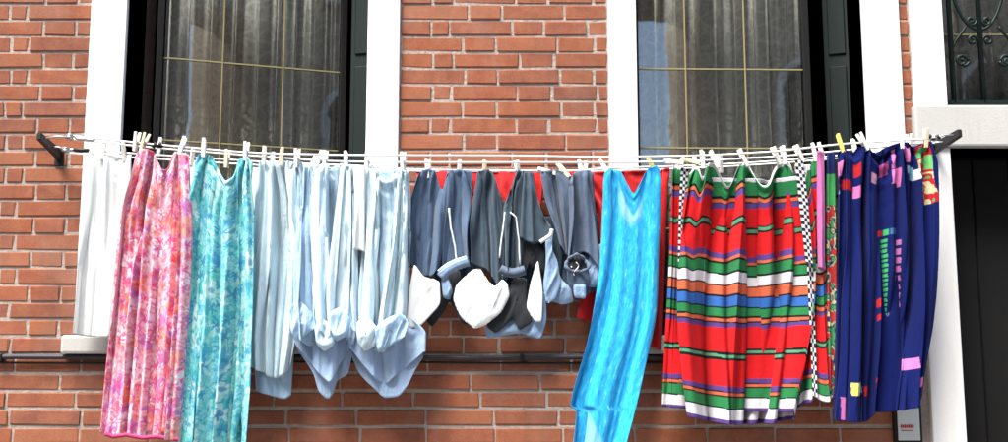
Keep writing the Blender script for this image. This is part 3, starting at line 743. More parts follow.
# ------------------------------------------------------------------ houses across the street
def facing_house(x0, x1, h, label, seed):
    e = empty('plaster_house', ((x0 + x1) / 2, -11.2, 0)); e.matrix_world = Matrix.Translation(e.location); tag(e, label, 'house', 'houses across the street')
    MB().box(x0, x1, -15, -11.2, 0, h).build('wall', M['plaster'], e)
    MB().box(x0 - .2, x1 + .2, -15.2, -10.9, h + .002, h + .25).build('roof', M['brick'], e)
    x = x0 + 1.0
    while x < x1 - 1.2:
        for z in (1.0, 4.6, 8.0, 11.2):
            if z + 2 > h: continue
            arc = [(x + .5 + .5 * math.cos(a), -11.16, z + 1.3 + .5 * math.sin(a)) for a in np.linspace(0, math.pi, 9)]
            w = MB().quadprism([(x + 1, -11.16, z), *arc, (x, -11.16, z)][::-1], -.06).build('window', M['dark'], e)
            MB().box(x - .1, x + 1.1, -11.19, -11.02, z - .14, z - .003).build('sill', M['stone'], w)
            MB().tube([(x + .5 + .57 * math.cos(a), -11.14, z + 1.3 + .57 * math.sin(a)) for a in np.linspace(0, math.pi, 13)], .06, 6).build('surround', M['stone'], w)
            for xx in (x - .12, x + 1.0): MB().box(xx, xx + .12, -11.2, -11.07, z, z + 1.3).build('surround', M['stone'], w)
        x += 2.2
    return e
facing_house(-14, 2.5, 11.5, 'tall plaster house across the street', 1)
facing_house(3.9, 18, 10.4, 'lower plaster house across the street, beyond the alley', 2)
ar = empty('alley_arch', (3.2, -12, 7.0)); ar.matrix_world = Matrix.Translation(ar.location); tag(ar, 'plaster arch bridging the alley between the two houses across the street', 'arch')
MB().quadprism([(2.51, -11.6, 8.6), (2.51, -11.6, 7.0), *[(3.2 - .69 * math.cos(a), -11.6, 7.0 + .6 * math.sin(a)) for a in np.linspace(.1, math.pi - .1, 9)], (3.89, -11.6, 7.0), (3.89, -11.6, 8.6)], -1.2).build('span', M['plaster'], ar)

# ------------------------------------------------------------------ brackets, pulleys and lines
DA, DB, DC, DD = .235, .175, .115, .05
def disc(mb, c, rad, thick, axis):
    axis = Vector(axis).normalized(); c = Vector(c); mb.tube([c - axis * thick / 2, c - axis * thick * .2, c + axis * thick * .2, c + axis * thick / 2], [rad, rad * .75, rad * .75, rad], 16); return mb
def bracket(side, wpt, opt, pulls, label):
    b = empty('clothesline_bracket', wpt); b.matrix_world = Matrix.Translation(wpt); tag(b, label, 'bracket', 'clothesline brackets')
    MB().bar(wpt, opt, .022, .052, w2=.022, h2=.036).build('arm', M['black'], b, .004)
    MB().box(wpt.x - .022, wpt.x + .022, -.006, .012, wpt.z - .05, wpt.z + .035).build('wall_plate', M['black'], b, .003)
    for p, q in pulls:
        MB().tube([p, p.lerp(q, .5) + Vector((0, 0, .008)), q], .0038, 6).build('hook', M['steel'], b, smooth=True)
        pu = disc(MB(), q, .019, .014, (0.15, .25, 1)).build('pulley', M['steel'], b, smooth=True)
    return b
la_w, la_o = V(60, 156, -.004), V(39, 136, .27)
ra_w, ra_o = V(934, 149, .028), V(960, 133, .28)
LP = [V(70, 137, DA), V(66, 150, DC)]; RP = [V(934, 138, DA), V(928, 146, DC)]
f = lambda a, b, q: a.lerp(b, q)
bracket(-1, la_w, la_o, [(f(la_w, la_o, .85), LP[0]), (f(la_w, la_o, .45), LP[1])], 'black bracket with pulleys fixed to the bare brick beside the window')
bracket(1, ra_w, ra_o, [(f(ra_w, ra_o, .85), RP[0]), (f(ra_w, ra_o, .45), RP[1])], 'black bracket with pulleys fixed by the door lintel')
LINES = dict(
    A=(DA, [(70, 135.5), (120, 141), (191, 147.8), (240, 152.0), (282, 154), (400, 155.5), (500, 155.7), (600, 157), (684, 156.0), (771, 151.7), (844, 144), (934, 138.5)]),
    B=(DB, [(71, 139), (156, 148), (282, 158), (334, 161.4), (428, 162.5), (567, 162.5), (609, 162.5), (690, 161), (771, 157), (860, 149), (932, 142)]),
    C=(DC, [(67, 149), (170, 156), (282, 163), (353, 165.8), (428, 170), (567, 171), (609, 168.5), (700, 165.5), (771, 161.5), (930, 146.5)]),
    D=(DD, [(66, 153), (170, 160), (282, 166.5), (353, 169), (428, 171.5), (567, 172), (609, 171), (700, 168), (771, 164), (928, 150)]))
def line_y(k, x):
    a = LINES[k][1]; return float(curve(a, np.array([float(x)]))[0])
ll = dict(A='front white line, strung across the wall and carrying the pink dress', B='second white line strung just behind the front one', C='third white line, sagging under the denim shorts', D='white line nearest the brick wall, carrying the red clothes')
for k in 'ABCD':
    d, a = LINES[k]; xs = np.linspace(a[0][0], a[-1][0], 90); ys = curve(a, xs)
    o = MB().tube([V(x, y, d) for x, y in zip(xs, ys)], .0042, 6).build('clothesline', M['cord'], None, smooth=True)
    tag(o, ll[k], 'clothesline', 'clotheslines between the brackets')
# turnbuckles near the left bracket, dark knots on the line
t_ = MB().tube([V(75, 138, DA), V(78, 138.5, DA), V(92, 140.0, DA), V(95, 140.3, DA)], [.004, .009, .009, .004], 8).build('turnbuckle', M['steel'], None, smooth=True)
tag(t_, 'steel turnbuckle tightening the front line near the brick bracket', 'turnbuckle')
t_ = MB().tube([V(73, 149.6, DC), V(76, 149.8, DC), V(88, 150.5, DC), V(90, 150.7, DC)], [.004, .010, .010, .004], 8).build('turnbuckle', M['black'], None, smooth=True)
tag(t_, 'black turnbuckle tightening the third line near the brick bracket', 'turnbuckle')
kn = MB().tube([V(152 + q * 1.6, 145.5 + math.sin(q * 2.2) * 2.2, DA + .004 * math.cos(q * 2)) for q in range(7)], .0085, 7).build('line_knot', M['black'], None, smooth=True)
tag(kn, 'dark knot tied in the front line above the pink dress', 'knot')
kn = MB().tube([V(928 + q * 1.9, 137.5 - math.sin(q * 1.7) * 1.6, DA + .004 * math.cos(q * 2)) for q in range(7)], .009, 7).build('line_knot', M['cable'], None, smooth=True)
tag(kn, 'dark knot tying the line ends to the bracket by the door', 'knot')

# ------------------------------------------------------------------ the laundry
def interp_list(pts): return pts
# white voile cloth at the left end
o = cloth('white_curtain', M['sheer'], [(0, 90), (.2, 86), (.6, 81), (1, 75.5)], [(0, 131), (.2, 131), (.6, 127), (1, 121)], [(0, 151), (.5, 154), (1, 155)], [(0, 335), (.5, 337), (1, 336)],
      DC, 4, (.004, .012), 11, .03, wr=.003, sim=dict(pins=(.05, .38, .95), gather=1.4, slack=1.02)); tag(o, 'plain white cloth hanging beside the pink dress, end of the line', 'cloth')
# pink sleeveless dress
pk = cloth('pink_dress', M['pinkf'], [(0, 138), (.10, 132), (.20, 124.5), (.5, 117), (1, 104)], [(0, 188), (.10, 188.5), (.25, 191), (.5, 189), (1, 180)],
      [(0, 151), (.08, 149.5), (.30, 151), (.42, 163), (.52, 170), (.60, 168), (.68, 155), (.74, 152.5), (.95, 153), (1, 155)], [(0, 433), (.12, 437), (.3, 435.5), (.5, 439), (.7, 437), (1, 441)],
      DA, 5, (.010, .030), 5, .07, top_back=[(0, 155), (.3, 162), (.5, 177), (.7, 165), (1, 158)], bot_back=[(0, 429), (1, 434)], drift=.25, pleats=((.3, .02, .045), (.52, .02, .035), (.76, .02, .05),), sim=dict(pins=(.06, .2, .30, .72, .93), gather=1.6, cell=2.4, slack=1.0))
tag(pk, 'sleeveless pink floral dress with orange and purple print and scooped neck', 'dress')
ribbon('hem', m_cloth('crimson_trim', (.55, .04, .14), None, .2, .1), [(105, 433.5), (113, 436.5), (126, 434.8), (142, 437.8), (157, 436.6), (178, 440)], DA + .045, 4, pk)
tl = cloth('teal_dress', M['tealf'], [(0, 198), (.08, 196), (.18, 188), (.5, 185), (1, 175)], [(0, 251), (.1, 252), (.3, 254), (.6, 252), (1, 246)],
      [(0, 156), (.06, 154), (.24, 155), (.38, 168), (.54, 180), (.66, 176), (.76, 162), (.82, 158), (.95, 158), (1, 161)], [(0, 452), (.5, 455), (1, 451)],
      DA - .005, 4, (.010, .036), 9, .07, top_back=[(0, 160), (.25, 166), (.5, 187), (.78, 172), (1, 164)], drift=-.35, pleats=((.22, .02, .04), (.5, .02, .04), (.72, .03, .06),), sim=dict(pins=(.06, .18, .80, .93), gather=1.6, cell=2.4, slack=1.0))
tag(tl, 'sleeveless teal and green floral dress hanging between pink dress and blue shirts', 'dress')
# white towels showing behind the dress straps and shirts
o = cloth('white_towel', M['white'], [(0, 188), (1, 186)], [(0, 206), (1, 205)], [(0, 162), (1, 164)], [(0, 250), (1, 251)], DC, 2, (.003, .01), 21, .015); tag(o, 'white towel glimpsed between the pink and the teal dress', 'towel')
o = cloth('white_towel', M['white'], [(0, 246), (1, 244)], [(0, 300), (1, 300)], [(0, 166), (.5, 169), (1, 168)], [(0, 270), (1, 272)], DD, 3, (.003, .012), 22, .015); tag(o, 'white towel behind the palest blue shirt', 'towel')

# pale blue shirts: each a hanging body with sleeves and a turned tail
s1 = cloth('blue_shirt', M['sky1'], [(0, 260), (.25, 256), (.6, 249), (.85, 244.5), (1, 247)], [(0, 287), (.2, 296), (.5, 299), (.85, 296), (1, 291)],
      [(0, 162), (.2, 160), (.45, 162), (.8, 160), (1, 162)], [(0, 364), (.3, 371), (.6, 378), (.8, 376), (1, 362)], DB - .035, 3, (.008, .032), 31, .075, drift=.15, pleats=((.55, .03, .04), (.82, .03, .03),), sim=dict(pins=(.08, .5, .93), gather=1.8, slack=1.08))
tag(s1, 'pale blue shirt with rounded hem, hanging against the teal dress', 'shirt')
cloth('shirt_tail', M['sky2'], [(0, 254), (1, 256)], [(0, 294), (1, 291)], [(0, 352), (1, 352)], [(0, 391), (.5, 396), (.8, 399), (1, 395)], DB - .085, 2, (.004, .006), 32, .02, parent=s1)
cloth('sleeve', M['sky1'], [(0, 286), (.3, 287), (.7, 291), (1, 291)], [(0, 303), (.3, 305), (.7, 312), (1, 315)], [(0, 161), (1, 162)], [(0, 316), (.4, 326), (.7, 322), (1, 330)], DB - .01, 2, (.006, .02), 33, .045, parent=s1, sim=dict(pins=(.3, .7), gather=1.7, slack=1.05))
s2 = cloth('blue_shirt', M['sky3'], [(0, 300), (.3, 299), (.7, 294), (1, 297)], [(0, 347), (.3, 349), (.7, 352), (1, 354)],
      [(0, 166), (.25, 164), (.5, 170), (.75, 166), (1, 168)], [(0, 320), (.25, 340), (.45, 332), (.7, 345), (1, 336)], DB - .03, 5, (.016, .032), 41, .06, drift=.3, pleats=((.3, .03, .04), (.62, .03, .04),), sim=dict(pins=(.05, .45, .95), gather=1.9, slack=1.15))
tag(s2, 'light blue shirt with V-shaped folds and a pointed tail in shaded blue, between two other shirts', 'shirt')
cloth('sleeve', M['sky3'], [(0, 312), (.4, 309), (.8, 313), (1, 316)], [(0, 329), (.4, 329), (.8, 334), (1, 333)], [(0, 164), (1, 165)], [(0, 338), (.5, 349), (1, 340)], DB + .012, 2, (.006, .016), 42, .035, parent=s2, sim=dict(pins=(.25, .75), gather=1.8, slack=1.1))
cloth('sleeve', M['sky1'], [(0, 340), (.4, 334), (.8, 328), (1, 330)], [(0, 352), (.4, 351), (.8, 349), (1, 347)], [(0, 163), (1, 165)], [(0, 330), (.5, 338), (1, 326)], DB + .018, 2, (.006, .016), 43, .035, parent=s2, sim=dict(pins=(.3, .7), gather=1.8, slack=1.1))
cloth('sleeve', M['sky2'], [(0, 303), (.5, 296), (.8, 292), (1, 294)], [(0, 310), (.5, 312), (1, 317)], [(0, 166), (1, 167)], [(0, 326), (.4, 342), (.7, 346), (1, 336)], DB + .005, 2, (.006, .016), 44, .035, parent=s2, sim=dict(pins=(.3, .7), gather=2.0, slack=1.1))
cloth('shirt_tail', M['tail'], [(0, 300), (.5, 293), (1, 296)], [(0, 350), (.5, 356), (1, 352)], [(0, 318), (1, 318)], [(0, 345), (.25, 362), (.5, 378), (.62, 382), (.8, 362), (1, 345)], DB - .02, 2, (.008, .013), 47, .055, parent=s2, bot_back=[(0, 347), (.15, 360), (.3, 374), (.40, 392), (.55, 399), (.63, 394), (.70, 381), (.9, 374), (1, 352)], wr=.006, sim=dict(pins=(.05, .35, .65, .95), gather=1.5, slack=1.05, mix=1.0))
s3 = cloth('blue_shirt', M['sky3'], [(0, 349), (.3, 352), (.7, 353), (1, 356)], [(0, 408), (.3, 410), (.7, 409), (1, 408)],
      [(0, 168), (.3, 166), (.6, 171), (.85, 168), (1, 172)], [(0, 332), (.3, 342), (.5, 340), (.75, 330), (1, 318)], DB - .025, 5, (.016, .032), 51, .06, drift=-.3, pleats=((.25, .03, .04), (.7, .03, .045),), sim=dict(pins=(.05, .33, .93), gather=1.9, slack=1.12))
tag(s3, 'light blue shirt with a wide turned tail in shaded blue, hanging against the denim', 'shirt')
cloth('sleeve', M['white'], [(0, 353), (.5, 355), (1, 354)], [(0, 366), (.5, 365), (1, 365)], [(0, 166), (1, 168)], [(0, 249), (.5, 250), (1, 252)], DB + .03, 1, (.003, .008), 52, .03, parent=s3)
cloth('sleeve', M['sky1'], [(0, 398), (.4, 392), (.8, 378), (1, 373)], [(0, 408), (.4, 408), (.8, 407), (1, 404)], [(0, 170), (1, 171)], [(0, 350), (.3, 352), (.6, 340), (1, 330)], DB + .016, 3, (.006, .018), 53, .04, parent=s3, sim=dict(pins=(.3, .7), gather=2.0, slack=1.1))
cloth('sleeve', M['sky1'], [(0, 364), (.4, 362), (.8, 358), (1, 358)], [(0, 379), (.4, 379), (.8, 378), (1, 375)], [(0, 168), (1, 170)], [(0, 338), (.5, 346), (1, 340)], DB + .012, 2, (.006, .016), 54, .04, parent=s3, sim=dict(pins=(.3, .7), gather=1.9, slack=1.1))
cloth('shirt_tail', M['tail'], [(0, 354), (.5, 350), (1, 352)], [(0, 411), (.5, 424), (1, 424)], [(0, 318), (1, 318)], [(0, 350), (.25, 372), (.45, 384), (.6, 376), (.8, 364), (1, 352)], DB - .02, 2, (.008, .014), 58, .06, parent=s3, bot_back=[(0, 358), (.10, 374), (.3, 389), (.45, 398), (.6, 397), (.75, 386), (.88, 368), (1, 356)], wr=.006, sim=dict(pins=(.05, .35, .65, .95), gather=1.5, slack=1.05, mix=1.0))

for par, m_, poly, dd, sd in ((s1, 'sky2', [(290, 306), (300, 300), (313, 312), (316, 326), (306, 336), (296, 342), (290, 330)], DB + .045, 201), (s2, 'sky3', [(314, 326), (324, 318), (336, 330), (334, 346), (324, 352), (316, 344)], DB + .05, 202),
                              (s2, 'sky2', [(328, 312), (342, 306), (351, 318), (348, 336), (336, 342), (329, 332)], DB + .052, 203), (s3, 'sky1', [(356, 322), (368, 316), (378, 328), (376, 346), (364, 352), (357, 342)], DB + .05, 204),
                              (s3, 'sky2', [(372, 330), (386, 318), (402, 312), (410, 322), (404, 338), (390, 346), (378, 354)], DB + .052, 205)):
    pouch('cuff', M[m_], poly, dd - .012, par, .010, sd, wr=.014, nr=10)
# red clothes behind
o = cloth('red_shirt', M['red'], [(0, 416), (1, 420)], [(0, 546), (1, 540)], [(0, 171), (1, 172)], [(0, 200), (.3, 206), (.6, 210), (1, 216)], DD, 6, (.004, .016), 61, .03); tag(o, 'red cloth showing through the gaps between the dark denim shorts', 'shirt')
o = cloth('red_dress', M['red'], [(0, 545), (.3, 580), (.6, 588), (1, 577)], [(0, 668), (1, 662)], [(0, 172), (.5, 172), (1, 169)], [(0, 318), (.25, 324), (.6, 340), (1, 350)], DD, 6, (.004, .02), 62, .04, sim=dict(pins=(.05, .3, .6, .95), gather=1.3, cell=3.2, slack=1.0)); tag(o, 'long red dress showing around the bright blue robe', 'dress')

# denim shorts hung by the hems, pockets turned out
k1 = cloth('denim_shorts', M['denim1'], [(0, 420), (.3, 412), (.7, 408), (1, 409)], [(0, 449), (.3, 447), (.7, 445), (1, 440)], [(0, 172), (.3, 169.5), (.52, 171), (.68, 186), (.78, 190), (.92, 176), (1, 172)], [(0, 262), (.3, 274), (.7, 277), (1, 268)], DC + .01, 3, (.006, .018), 71, .05, pleats=((.62, .04, .05),), sim=dict(pins=(.1, .5, .93), gather=1.6, stiff=.15, slack=1.0))
tag(k1, 'blue denim shorts with one white pocket turned out, next to the blue shirts', 'shorts')
cloth('leg', M['denim1'], [(0, 447), (.3, 447), (.7, 443), (1, 441)], [(0, 473), (.3, 472), (.7, 468), (1, 470)], [(0, 173), (.25, 169.5), (.7, 171), (.88, 183), (1, 196)], [(0, 270), (.4, 268), (1, 258)], DC + .012, 2, (.006, .016), 72, .045, top_back=[(0, 171), (1, 171)], parent=k1, sim=dict(pins=(.2, .6), gather=1.5, stiff=.15, slack=1.0))
ribbon('piping', M['white'], [(449, 208), (451, 228), (455, 246), (457, 263)], DC + .04, 2.0, k1)
ribbon('cuff', M['denim4'], [(440, 277), (447, 270), (456, 265), (464, 262), (469, 261)], DC + .046, 11, k1, .004)
ribbon('cuff_trim', M['white'], [(438, 271), (446, 264.5), (455, 260), (466, 256.5)], DC + .055, 2.0, k1)
pouch('pocket', M['white'], [(414, 263), (409, 290), (404, 324), (410, 328), (421, 326), (441, 304), (440, 282), (434, 279), (424, 277)], DC + .045, k1, .006, 73, wr=.004)
pouch('lining', M['denim4'], [(441, 279), (447, 273), (453, 290), (450, 300), (443, 298)], DC + .03, k1, .012, 74)
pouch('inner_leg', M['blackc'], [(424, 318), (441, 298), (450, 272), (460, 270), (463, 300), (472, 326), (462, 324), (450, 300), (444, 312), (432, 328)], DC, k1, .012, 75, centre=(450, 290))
k2 = cloth('denim_shorts', M['denim2'], [(0, 478), (.3, 474), (.7, 471), (1, 472)], [(0, 501), (.3, 502), (.7, 508), (1, 508)], [(0, 172), (.4, 170), (.62, 172), (.85, 188), (1, 198)], [(0, 264), (.4, 270), (.8, 288), (1, 276)], DC + .012, 3, (.006, .018), 81, .05, pleats=((.5, .04, .05),), sim=dict(pins=(.1, .5, .93), gather=1.6, stiff=.15, slack=1.0))
tag(k2, 'dark slate shorts with crumpled white pockets turned out at the hem', 'shorts')
cloth('leg', M['denim2'], [(0, 509), (.4, 503), (1, 503)], [(0, 532), (.4, 528), (1, 523)], [(0, 198), (.22, 180), (.4, 171), (.7, 171), (1, 186)], [(0, 272), (1, 270)], DC + .01, 2, (.006, .016), 82, .045, parent=k2, sim=dict(pins=(.45, .7), gather=1.5, stiff=.15, slack=1.0))
ribbon('piping', M['white'], [(505, 212), (503.5, 226), (501, 243), (499.5, 258)], DC + .042, 1.8, k2); ribbon('piping', M['white'], [(510, 212), (516, 217), (519, 240), (520, 265)], DC + .042, 1.8, k2)
ribbon('cuff', M['denim3'], [(500, 269), (506, 272), (514, 273), (525, 270)], DC + .05, 10, k2, .004)
pouch('pocket', M['white'], [(472, 270), (456, 285), (453, 300), (461, 318), (475, 329), (484, 326), (501, 313), (510, 296), (508, 284), (502, 279), (497, 288), (489, 282), (480, 268)], DC + .05, k2, .006, 83, wr=.0065, nr=12, centre=(480, 302))
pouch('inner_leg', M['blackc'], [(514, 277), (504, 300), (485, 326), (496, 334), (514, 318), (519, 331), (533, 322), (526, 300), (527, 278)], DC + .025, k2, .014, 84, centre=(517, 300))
pouch('lining', M['denim4'], [(484, 326), (487, 339), (498, 337), (520, 333), (541, 340), (547, 320), (546, 290), (530, 300), (512, 320), (498, 332)], DC + .005, k2, .010, 85, centre=(524, 324))
pouch('pocket', M['white'], [(538, 258), (530, 285), (526, 308), (535, 322), (542, 322), (543, 290)], DC + .03, k2, .005, 86, wr=.003)
k3 = cloth('denim_shorts', M['denim2'], [(0, 524), (.4, 522), (1, 519)], [(0, 538), (.4, 545), (1, 551)], [(0, 172), (.6, 172), (.8, 190), (1, 215)], [(0, 238), (.4, 244), (.8, 240), (1, 226)], DC + .02, 2, (.006, .016), 91, .05)
tag(k3, 'short dark denim shorts with pale blue lining hanging out, between slate and grey shorts', 'shorts')
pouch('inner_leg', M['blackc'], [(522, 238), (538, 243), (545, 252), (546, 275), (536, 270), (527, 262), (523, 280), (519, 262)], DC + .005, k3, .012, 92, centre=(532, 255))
pouch('lining', M['denim4'], [(545, 230), (553, 228), (552, 248), (558, 262), (561, 285), (556, 300), (546, 304), (543, 285), (546, 262)], DC + .03, k3, .014, 93, wr=.008)
ribbon('trim', M['white'], [(540, 242), (545, 239), (551, 235), (552, 229)], DC + .055, 4, k3)
k4 = cloth('denim_shorts', M['denim3'], [(0, 541), (.4, 546), (.8, 556), (1, 560)], [(0, 570), (.4, 574), (1, 572)], [(0, 172), (.5, 170), (.8, 172), (1, 182)], [(0, 246), (.5, 254), (1, 258)], DC + .012, 2, (.006, .016), 101, .045, pleats=((.45, .04, .05),), sim=dict(pins=(.1, .5, .93), gather=1.6, stiff=.15, slack=1.0))
tag(k4, 'grey denim shorts with a buttoned waistband ring, beside the bright blue robe', 'shorts')
cloth('leg', M['denim3'], [(0, 568), (.4, 568), (1, 565)], [(0, 594), (.4, 597), (1, 602)], [(0, 182), (.3, 172), (.8, 170), (1, 174)], [(0, 258), (.5, 252), (1, 272)], DC + .014, 2, (.006, .016), 102, .045, parent=k4, sim=dict(pins=(.3, .8), gather=1.5, stiff=.15, slack=1.0))
pouch('lining', M['denim4'], [(554, 262), (548, 285), (550, 300), (562, 305), (574, 302), (572, 288), (562, 280)], DC + .008, k4, .014, 103, wr=.008)
pouch('lining', M['denim4'], [(590, 250), (603, 242), (603, 286), (590, 288), (584, 280)], DC, k4, .012, 104)
pouch('leg', M['denim3'], [(566, 262), (588, 262), (590, 286), (580, 290), (568, 286)], DC + .02, k4, .016, 105)
ring = [V(577 + (10 + 1.6 * math.sin(2 * a + 1) + math.sin(5 * a)) * math.cos(a), 264 + (8.5 + 1.2 * math.sin(3 * a)) * math.sin(a), DC + .045 + .01 * math.sin(3 * a)) for a in np.linspace(0, 2 * math.pi, 36, endpoint=False)]
MB().tube(ring, [.0075 + .0025 * math.sin(i * 1.7) for i in range(36)], 8, True).build('waistband', M['denim3'], k4, smooth=True)
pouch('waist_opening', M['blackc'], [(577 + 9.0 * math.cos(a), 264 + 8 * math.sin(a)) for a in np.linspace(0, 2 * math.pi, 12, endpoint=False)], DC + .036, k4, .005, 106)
disc(MB(), V(571.5, 267, DC + .046), .0045, .005, (0, 1, 0)).build('button', M['steel'], k4, smooth=True)
MB().tube([V(576 + 2.5 * math.sin(q * .5), 262 + q * 1.2, DC + .052 + .004 * math.cos(q)) for q in range(12)], .0018, 6).build('drawstring', M['pinw'], k4, smooth=True)
pouch('label', M['denim4'], [(573, 284), (586, 284), (586, 299), (574, 298)], DC + .03, k4, .004, 107)

# rear legs of the shorts, added to fill in the black shade between them
cloth('rear_leg', M['denim1'], [(0, 436), (1, 434)], [(0, 470), (1, 476)], [(0, 196), (1, 197)], [(0, 284), (.5, 292), (1, 280)], DC - .035, 2, (.006, .014), 171, .02, parent=k1)
cloth('rear_leg', M['denim2'], [(0, 488), (1, 492)], [(0, 524), (1, 528)], [(0, 200), (1, 202)], [(0, 300), (.5, 306), (1, 298)], DC - .035, 3, (.006, .014), 172, .02, parent=k2)
cloth('rear_leg', M['denim2'], [(0, 530), (.4, 526), (1, 528)], [(0, 552), (.4, 566), (1, 560)], [(0, 218), (1, 216)], [(0, 290), (.4, 300), (1, 284)], DC - .035, 2, (.006, .014), 173, .02, parent=k3)
cloth('rear_leg', M['denim3'], [(0, 552), (1, 560)], [(0, 598), (1, 600)], [(0, 214), (1, 214)], [(0, 284), (.5, 296), (1, 288)], DC - .035, 3, (.006, .014), 174, .02, parent=k4)

# bright blue robe
def col_robe(px, py, u, t, bk):
    cx = 633.5; vy = 193 - np.abs(px - cx) * 1.35                      # the V of the neck
    band = np.clip(1 - np.abs(py - vy - 3) / 3.5, 0, 1) * (np.abs(px - cx) < 17)
    pale = np.clip((py - vy - 6) / 5, 0, 1) * np.clip((216 - py + 8 * vnoise(px / 5, py / 6, 3)) / 14, 0, 1) * np.clip((13 - np.abs(px - cx + 3)) / 4, 0, 1)
    slit = np.clip((py - 408 - 2.2 * np.abs(px - 588)) / 8, 0, 1) * .8
    c = np.zeros((len(px), 3)); c[:, 0] = np.where(bk, 0, np.maximum(pale * .4, slit * .35)); c[:, 1] = np.where(bk, 0, band * .45); return c
rb = cloth('blue_robe', M['robe'], [(0, 606), (.12, 603), (.35, 600), (.6, 588), (.82, 571), (.835, 570.5), (.85, 576), (1, 572)], [(0, 660), (.15, 661), (.3, 659), (.48, 657), (.7, 644), (1, 622)],
      [(0, 172), (.06, 169.5), (.24, 170), (.40, 184), (.51, 193), (.62, 184), (.78, 169), (.94, 166), (1, 169)], [(0, 452), (1, 455)], DC + .035, 3, (.006, .015), 117, .04,
      top_back=[(0, 174), (.3, 192), (.53, 206), (.75, 192), (1, 172)], drift=-.6, wr=.003, col=col_robe, res=1.2, sim=dict(pins=(.08, .2, .8, .93), gather=1.25, stiff=.12, cell=2.5, slack=1.0, mix=.25))
tag(rb, 'bright cyan blue robe with white streaks and V neck, its hem blown askew', 'robe')

# striped skirt
K = (.008, .010, .010); RD = (.62, .012, .015); GR = (.025, .20, .065); OR = (.62, .13, .06); PU = (.095, .05, .22); WH = (.72, .70, .74); BL = (.035, .13, .42); DG = (.10, .30, .17)
SEQ = [(0, WH), (172, GR), (187, K), (190, OR), (194, K), (195, PU), (201, RD), (222, K), (224, DG), (228, K), (230, RD), (254, PU), (260, OR), (263, K), (265, GR), (275, K), (277, WH), (287, K), (288.5, OR), (298, K), (300, BL), (310, K), (311.5, GR), (320, K), (322, OR), (325.5, K), (327, PU), (331.5, RD), (356, K), (358.5, DG), (361.5, K), (364, RD), (390, PU), (395, K), (396, OR), (399, K), (400.5, GR), (411, K), (412.5, WH), (423, PU)]
sy = np.array([a for a, _ in SEQ], float); sc = np.array([c for _, c in SEQ])
def stripes(y):
    return sc[np.clip(np.searchsorted(sy, y, 'right') - 1, 0, len(sc) - 1)]
def col_skirt(px, py, u, t, bk): return stripes(168 + t * (427 - 168) + .8 * vnoise(u * 7, t * 2, 4))
ss = cloth('striped_skirt', M['stripe'], [(0, 690), (.1, 686), (.3, 680), (.55, 677), (.8, 681), (1, 687)], [(0, 806), (.1, 810), (.3, 814), (.5, 814), (.75, 806), (1, 794)],
      [(0, 172), (.05, 168), (.10, 180), (.15, 164), (.20, 163), (.33, 186), (.44, 163), (.50, 163), (.64, 185), (.78, 162), (.85, 161), (.92, 176), (1, 170)], [(0, 416), (.25, 422), (.5, 425), (.75, 424), (1, 420)], DB + .02, 2, (.042, .055), 126, .09, col=col_skirt, res=.62, drift=.08, wr=.003,
      top_back=[(0, 176), (.5, 178), (1, 176)], bot_back=[(0, 412), (1, 412)], stripefix=0.0, pleats=((.56, .026, .11), (.25, .03, .085), (.40, .024, .07), (.73, .03, .09), (.9, .024, .06),), sim=dict(pins=(.04, .17, .47, .82, .97), gather=1.2, stiff=.09, cell=2.4, slack=1.0, mix=.85))
tag(ss, 'red striped skirt with green, white and blue bands, pinned in three peaks', 'skirt')
def col_side(y0, y1): return lambda px, py, u, t, bk: stripes(166 + t * (426 - 166) + 2 * vnoise(u * 4, t * 5, 9))
cloth('side_panel', M['stripe'], [(0, 673), (.4, 669), (.8, 664), (1, 662)], [(0, 684), (.4, 690), (1, 696)], [(0, 163), (1, 165)], [(0, 406), (1, 410)], DB - .045, 2, (.006, .014), 122, .02, col=col_side(163, 408), parent=ss, res=.7)
cloth('side_panel', M['stripe'], [(0, 795), (.4, 800), (1, 786)], [(0, 812), (.4, 816), (.8, 814), (1, 813)], [(0, 165), (1, 165)], [(0, 412), (1, 400)], DB - .04, 2, (.006, .014), 123, .02, col=col_side(163, 408), parent=ss, res=.7)
# checked ribbons sewn to the skirt
def col_check(px, py, u, t, bk):
    a = (np.floor(u * 3) + np.floor(t * 30)) % 2
    return np.where(a[:, None] > .5, np.array([[.7, .72, .74]]), np.array([[.01, .012, .02]]))
for L_, R_, tp, bt, dd in (([(0, 681), (.5, 679), (1, 678)], [(0, 689), (.5, 686), (1, 684)], 168, 262, DB - .01), ([(0, 795), (.4, 799), (1, 806)], [(0, 803), (.4, 808), (1, 813)], 160, 262, DB + .055), ([(0, 807), (1, 813)], [(0, 813), (1, 818)], 262, 396, DB + .02)):
    cloth('checked_ribbon', M['stripe'], L_, R_, [(0, tp), (1, tp + 1)], [(0, bt), (1, bt + 2)], dd, 1, (.001, .003), 124 + int(tp), .01, parent=ss, col=col_check, res=.7, wr=.001)
